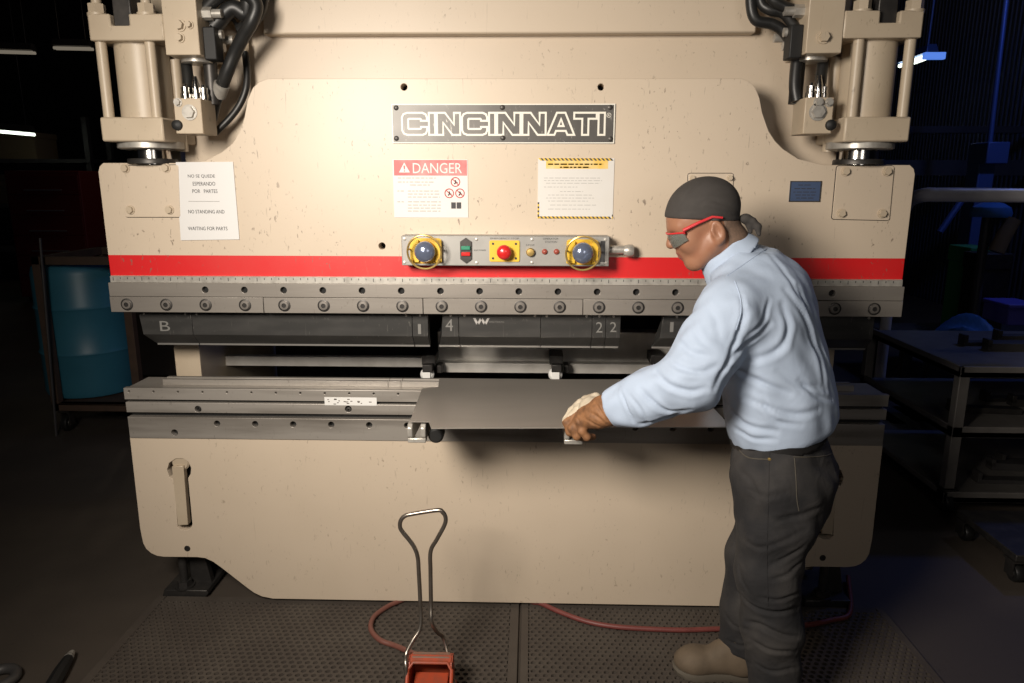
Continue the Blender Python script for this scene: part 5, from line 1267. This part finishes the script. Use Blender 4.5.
seam([(766.5, 249), (757, 255), (744, 264), (727, 276)], .0016, 'shirt', 'yoke_seam', sh_, sbv)
seam([(735, 281), (740, 296), (741, 312), (736, 330)], .0016, 'shirt', 'armhole_seam', sh_, sbv)
# collar
nA = NA2; nC = pp_(725, 252, 2.07)
nf = unit(hf - nA * hf.dot(nA)); nl = np.cross(nA, nf)
def collar_sdf(p):
    q = p - A3(nC); s = q @ A3(nA); x = q @ A3(nl); y = q @ A3(nf)
    r = np.sqrt((x / 1.0) ** 2 + (y / 1.06) ** 2); ang_ = np.arctan2(np.abs(x), y)
    R = .0690 - .34 * (s - .018)
    R2_ = .0635 + .0 * s
    bot = -.030 - .022 * np.exp(-((ang_ - .35) / .45) ** 2)
    d1 = np.maximum(np.abs(r - R) - .0035, np.maximum(s - .020, bot - s)); d2 = np.maximum(np.abs(r - R2_) - .003, np.maximum(s - .020, -.04 - s))
    d = smin(d1, d2, .006); return smax(d, .12 - ang_ - .0, .004) * .8
V, Q = snets(collar_sdf, nC - .14, nC + .14, .0036); V = relax(V, Q, 2); skin_mesh('collar', V, Q, 'shirt', sh_)
# trousers
wC = B0 - uT * .01; uP = unit([-.2, 0, 1.]); fP = np.array([-.95, .31, 0]); fP = unit(fP - uP * fP.dot(uP)); lP = np.cross(uP, fP)
PC = (HL + HR) / 2
def trouser_sdf(p):
    st = [(-.14, .15, .118, 0, .012), (-.05, .168, .138, 0, -.002), (.0, .170, .146, 0, -.006), (.06, .164, .138, 0, .0), (.12, .160, .130, 0, .004), (.19, .155, .125, 0, .004)]
    d, s = loft(p, PC, lP, fP, uP, st); d = smax(d, s - .165, .01); d = smax(d, -.16 - s, .06)
    dl = chain(p, [HL + np.array([-.022, .0, -.02]), HL * .5 + KL * .5, KL, KL * .55 + FL * .45, FL + np.array([0, 0, -.03])], [.112, .098, .086, .083, .074], .04)
    dr = chain(p, [HR + np.array([-.018, .0, -.02]), HR * .5 + KR * .5, KR, KR * .5 + FR * .5, FR + np.array([.004, 0, .0])], [.108, .098, .090, .078, .068], .04)
    dl = smax(dl, .045 - p[..., 2], .008); dr = smax(dr, (FR[2] - .042) - p[..., 2] - .25 * (p[..., 0] - FR[0]) * -1, .008)
    leg = smin(dl, dr, .012)
    return smin(d, leg, .05)
lo_ = np.minimum.reduce([KL, KR, FL, FR, HL, HR]) - .16; hi_ = np.maximum.reduce([KL, KR, HL, HR]) + .22; lo_[2] = .02
V, Q = snets(trouser_sdf, lo_, hi_, .0052); V = relax(V, Q, 1)
V = crease(V, Q, [([(738, 592), (752, 606), (775, 612), (798, 608)], 0.0080, 0.0062), ([(746, 622), (762, 626), (784, 636), (799, 638)], 0.0096, 0.0062), ([(750, 640), (770, 650), (796, 652)], 0.0064, 0.0062), ([(760, 598), (780, 600), (800, 592)], 0.0056, 0.0056),
    ([(772, 580), (788, 574), (802, 560)], 0.0048, 0.0062), ([(770, 566), (788, 558), (804, 546)], 0.0048, 0.0062), ([(745, 540), (760, 548), (785, 540), (805, 530)], 0.0040, 0.0068), ([(776, 520), (800, 516), (822, 506)], 0.0048, 0.0074), ([(750, 490), (764, 496), (790, 492)], 0.0032, 0.0074),
    ([(740, 470), (752, 482), (758, 500)], 0.0040, 0.0062), ([(726, 640), (740, 646), (752, 644)], 0.0048, 0.0050), ([(720, 650), (736, 658), (752, 664)], 0.0048, 0.0050), ([(724, 612), (732, 625), (748, 630)], 0.0048, 0.0056), ([(756, 664), (772, 672), (796, 668)], 0.0056, 0.0056), ([(738, 560), (742, 580), (750, 594)], 0.0040, 0.0062)], .0007)
V = relax(V, Q, 1, .25)
tr_ = skin_mesh('trousers', V, Q, 'denim', per); tbv = bvh_of(V, Q)
for nm, l in (('pocket_stitching', [(737, 444), (741, 452), (750, 458), (769.5, 459.5)]), ('side_seam', [(770, 446), (769, 470), (768, 510), (767, 560), (768, 606)]), ('back_pocket_stitching', [(793, 457), (812, 457), (828, 455), (840, 449)]),
              ('back_pocket_stitching', [(794.5, 458), (796, 480), (797, 500), (799, 511)]), ('waist_seam', [(771, 446), (800, 440), (838, 436)])):
    seam(l, .0016, 'stitch' if 'side' not in nm else 'denim', nm, tr_, tbv)
hit = tbv.ray_cast(CAM, ray(769.5, 459.3).normalized())[0]
if hit: mb = MB(); mb.lathe(hit + Vector((0, .002, 0)), (0, -1, 0), [(.0045, 0), (.004, .004), (.001, .005)], 12); mb.build('rivet', 'brass', tr_)
V, Q = snets(lambda p: (lambda d, s: np.maximum(np.abs(d) - .004, np.abs(s - .138) - .018))(*loft(p, PC, lP, fP, uP, [(-.05, .174, .148, 0, -.006), (.06, .168, .142, 0, .0), (.12, .164, .134, 0, .004), (.19, .159, .129, 0, .004)])), PC - np.array([.24, .24, .0]), PC + np.array([.24, .24, .2]), .005)
skin_mesh('belt', V, Q, 'belt', per)
# boots
def boot(heel, toe, ank):
    heel, toe = np.array(heel), np.array(toe); d_ = unit(toe - heel); L2 = np.linalg.norm(toe - heel); n_ = np.cross([0, 0, 1], d_); zb2 = heel[2]
    Rm = np.stack([d_, n_, [0, 0, 1]], 1).astype(np.float32)
    def f(p):
        q = (p - A3(heel)) @ Rm
        d = el(q, (L2 - .062, 0, .045), (.062, .050, .042)); d = smin(d, rc(q, (.055, 0, .05), (L2 - .075, 0, .045), .042, .046), .03); d = smin(d, rc(q, (.055, 0, .06), (.115, 0, .085), .044, .04), .03)
        d = smin(d, rc(q, (.052, 0, .05), (.062, 0, .17), .042, .05), .03); return smax(d, .022 - q[..., 2], .004)
    V, Q = snets(f, np.minimum(heel, toe) - .09, np.maximum(heel, toe) + np.array([.09, .09, .24]), .005); V = relax(V, Q, 1)
    b = skin_mesh('boot', V, Q, 'boot', per)
    mb = MB(); out = []
    for x, w in ((0, .02), (.008, .034), (.03, .041), (.07, .039), (.12, .040), (.17, .048), (L2 - .07, .053), (L2 - .035, .047), (L2 - .012, .032), (L2, .012)): out.append((x, w))
    ring = out + [(x, -w) for x, w in reversed(out)]; k = len(ring)
    vs = []
    for z, g in ((.0, .0), (.014, .003), (.026, .0)):
        for x, w in ring:
            zz = z + (.012 * max(0, (x - L2 + .07) / .07) ** 2 if z < .02 else .006 * max(0, (x - L2 + .07) / .07) ** 2)
            p = heel + d_ * (x + (g if x > .1 else -g)) + n_ * (w + math.copysign(g, w)); vs.append((p[0], p[1], zb2 + zz))
    fs = [tuple(range(k - 1, -1, -1)), tuple(range(2 * k, 3 * k))] + [(r * k + i, r * k + (i + 1) % k, (r + 1) * k + (i + 1) % k, (r + 1) * k + i) for r in (0, 1) for i in range(k)]
    mb.add(vs, fs); mb.build('sole', 'sole', b)
mz = .0128
h_, t_ = G(757, 676, mz), G(673, 671, mz); boot((h_.x, h_.y, mz), (t_.x, t_.y, mz), FR)
boot((FL[0] + .06, FL[1] - .01, mz), (FL[0] - .20, FL[1] - .06, mz), FL)
# gloves
def glove(W, pts, boundary=None):
    pass
zsh = zS + .003
def gl_sdf(p):
    kn0 = pp_(580, 411, 2.045)
    d = rc(p, WL + unit(EL - WL) * .03, WG, .042, .040); d = smin(d, rc(p, pp_(612, 413, 1.965), pp_(598, 417, 1.985), .036, .034), .015)
    pal = rc(p, WG, pp_(590, 409, 2.03), .034, .033); pal = smin(pal, rc(p, pp_(592, 404, 2.055), pp_(580, 408, 2.075), .024, .019), .02)
    pal = smin(pal, rc(p, pp_(597, 415, 1.995), pp_(583, 421, 2.01), .033, .026), .02); d = smin(d, pal, .02)
    fin = [([pp_(581, 403, 2.08), pp_(572, 411, 2.10), pp_(565.5, 420, 2.095)], [.0145, .0125, .0105]),
           ([pp_(577, 411, 2.055), pp_(567, 422, 2.035), pp_(570, 432, 2.03), pp_(578, 436, 2.05)], [.0155, .0135, .0125, .011]),
           ([pp_(581, 416, 2.03), pp_(573, 428, 2.012), pp_(577, 436, 2.01), pp_(584, 438, 2.03)], [.0155, .0135, .0125, .011]),
           ([pp_(587, 420, 2.01), pp_(582, 431, 1.995), pp_(587, 437, 1.995), pp_(593, 437, 2.02)], [.0145, .0125, .0115, .010]),
           ([pp_(596, 398, 2.06), pp_(586, 400, 2.11), pp_(578, 405, 2.125)], [.017, .014, .0105])]
    for a, r in fin: d = smin(d, chain(p, a, r, .006), .007)
    return d
V, Q = snets(gl_sdf, pp_(590, 415, 2.03) - .115, pp_(590, 415, 2.03) + .115, .0028); V = relax(V, Q, 1)
V = crease(V, Q, [([(594, 402), (600, 410), (606, 420)], .003, .004), ([(588, 412), (596, 416), (606, 424)], .003, .0045), ([(584, 418), (594, 424), (602, 428)], .0025, .004), ([(600, 398), (604, 408), (608, 416)], .003, .004), ([(575, 415), (579, 422), (578, 430)], .002, .003), ([(571, 405), (580, 402), (590, 398)], .0015, .003)])
a_, b_, c_ = pp_(603, 397, 2.0), pp_(568, 421, 2.06), pp_(590, 402, 2.03) + np.array([0, .6, .2]) * .1
a_, b_ = pp_(606, 390, 2.0), pp_(571, 415, 2.06)
nrm_ = unit(np.cross(b_ - a_, np.array(ray(586, 408)))); nrm_ = nrm_ if nrm_[2] > 0 else -nrm_
fc = V[Q].mean(1); N_ = vnormals(V, Q)[Q].mean(1)
wob = .0015 * np.sin(fc[:, 0] * 160)
g = skin_mesh('glove', V, Q, ['glove_leather', 'glove_canvas'], per, ((fc - a_) @ nrm_ + wob > 0).astype(int)); g['label'] = 'glove of brown leather and cream canvas holding the sheet edge'
def gr_sdf(p):
    hd = np.array([-1., -.05, -.18]); hd = unit(hd); sd = np.array([0, 1., 0]); k0 = WR + hd * .09
    d = rc(p, WR - hd * .03, WR + hd * .01, .040, .036); d = smin(d, rc(p, WR + hd * .02, k0, .030, .026), .02); d = smin(d, rc(p, WR + hd * .03 + sd * .02, k0 + sd * .025, .024, .020), .02); d = smin(d, rc(p, WR + hd * .03 - sd * .02, k0 - sd * .025, .024, .020), .02)
    for i, (o_, ln) in enumerate(((-.033, .062), (-.011, .072), (.011, .068), (.032, .052))):
        s0 = k0 + sd * o_; m_ = s0 + hd * ln * .55 + np.array([0, 0, -.002 - .002 * i]); e = m_ + hd * ln * .42 + np.array([0, 0, -.008])
        d = smin(d, chain(p, [s0, m_, e], [.0125, .0115, .0095], .005), .006)
    t0 = WR + hd * .035 - sd * .03; d = smin(d, chain(p, [t0, t0 + hd * .03 - sd * .028, t0 + hd * .055 - sd * .036], [.016, .013, .0105], .006), .008)
    return d
V, Q = snets(gr_sdf, WR - np.array([.22, .1, .1]), WR + np.array([.08, .1, .08]), .0032); V[:, 2] = np.where(V[:, 0] < WR[0] - .01, np.maximum(V[:, 2], zsh + .0008), V[:, 2])
skin_mesh('glove', V, Q, 'glove_leather', per)
# ------------------------------------------------------------------ light
def area(name, loc, target, size, energy, col, spread=180, sy=None):
    l = bpy.data.lights.new(name, 'AREA'); l.energy = energy; l.color = col; l.size = size; l.spread = math.radians(spread)
    if sy: l.shape = 'RECTANGLE'; l.size_y = sy
    o = bpy.data.objects.new(name, l); C.objects.link(o); o.location = loc
    o.rotation_euler = (Vector(target) - Vector(loc)).to_track_quat('-Z', 'Y').to_euler(); return o
area('softbox', (-1.0, .28, 2.12), (-.06, 2.48, 1.10), .65, 42, (1., .91, .80), 112, .65)
area('fill_softbox', (.9, -.6, 1.9), (.3, 2.4, 1.2), .8, 2.6, (1., .93, .86), 110, .8)
def point(name, loc, e, col, r=.1):
    l = bpy.data.lights.new(name, 'POINT'); l.energy = e; l.color = col; l.shadow_soft_size = r
    o = bpy.data.objects.new(name, l); C.objects.link(o); o.location = loc
point('blue_shop_lamp', (4.2, 5.0, 3.6), 34, (.08, .2, 1.))
point('cart_fill_light', (4.3, 4.2, 4.2), 14, (.85, .88, 1.), .15)  # added fill without a visible source, dimly reveals the cart and clutter
point('warm_shop_lamp', (-4.2, 9.2, 3.9), 10, (1., .8, .55))
w = bpy.data.worlds.new('World'); bpy.context.scene.world = w; w.use_nodes = True
w.node_tree.nodes['Background'].inputs[0].default_value = (.5, .55, .7, 1); w.node_tree.nodes['Background'].inputs[1].default_value = .012
# ------------------------------------------------------------------ camera
cd = bpy.data.cameras.new('Camera'); co = bpy.data.objects.new('Camera', cd); C.objects.link(co)
cd.sensor_fit = 'HORIZONTAL'; cd.sensor_width = 36; cd.lens = 36 * FPX / 1024; cd.clip_start = .02
rot = Matrix((_R, _U, -_F)).transposed(); co.matrix_world = Matrix.Translation(CAM) @ rot.to_4x4()
sc = bpy.context.scene; sc.camera = co
sc.view_settings.view_transform = 'Standard'; sc.view_settings.look = 'None'; sc.view_settings.gamma = 1; sc.view_settings.use_curve_mapping = False
sc.view_settings.exposure = 0.0
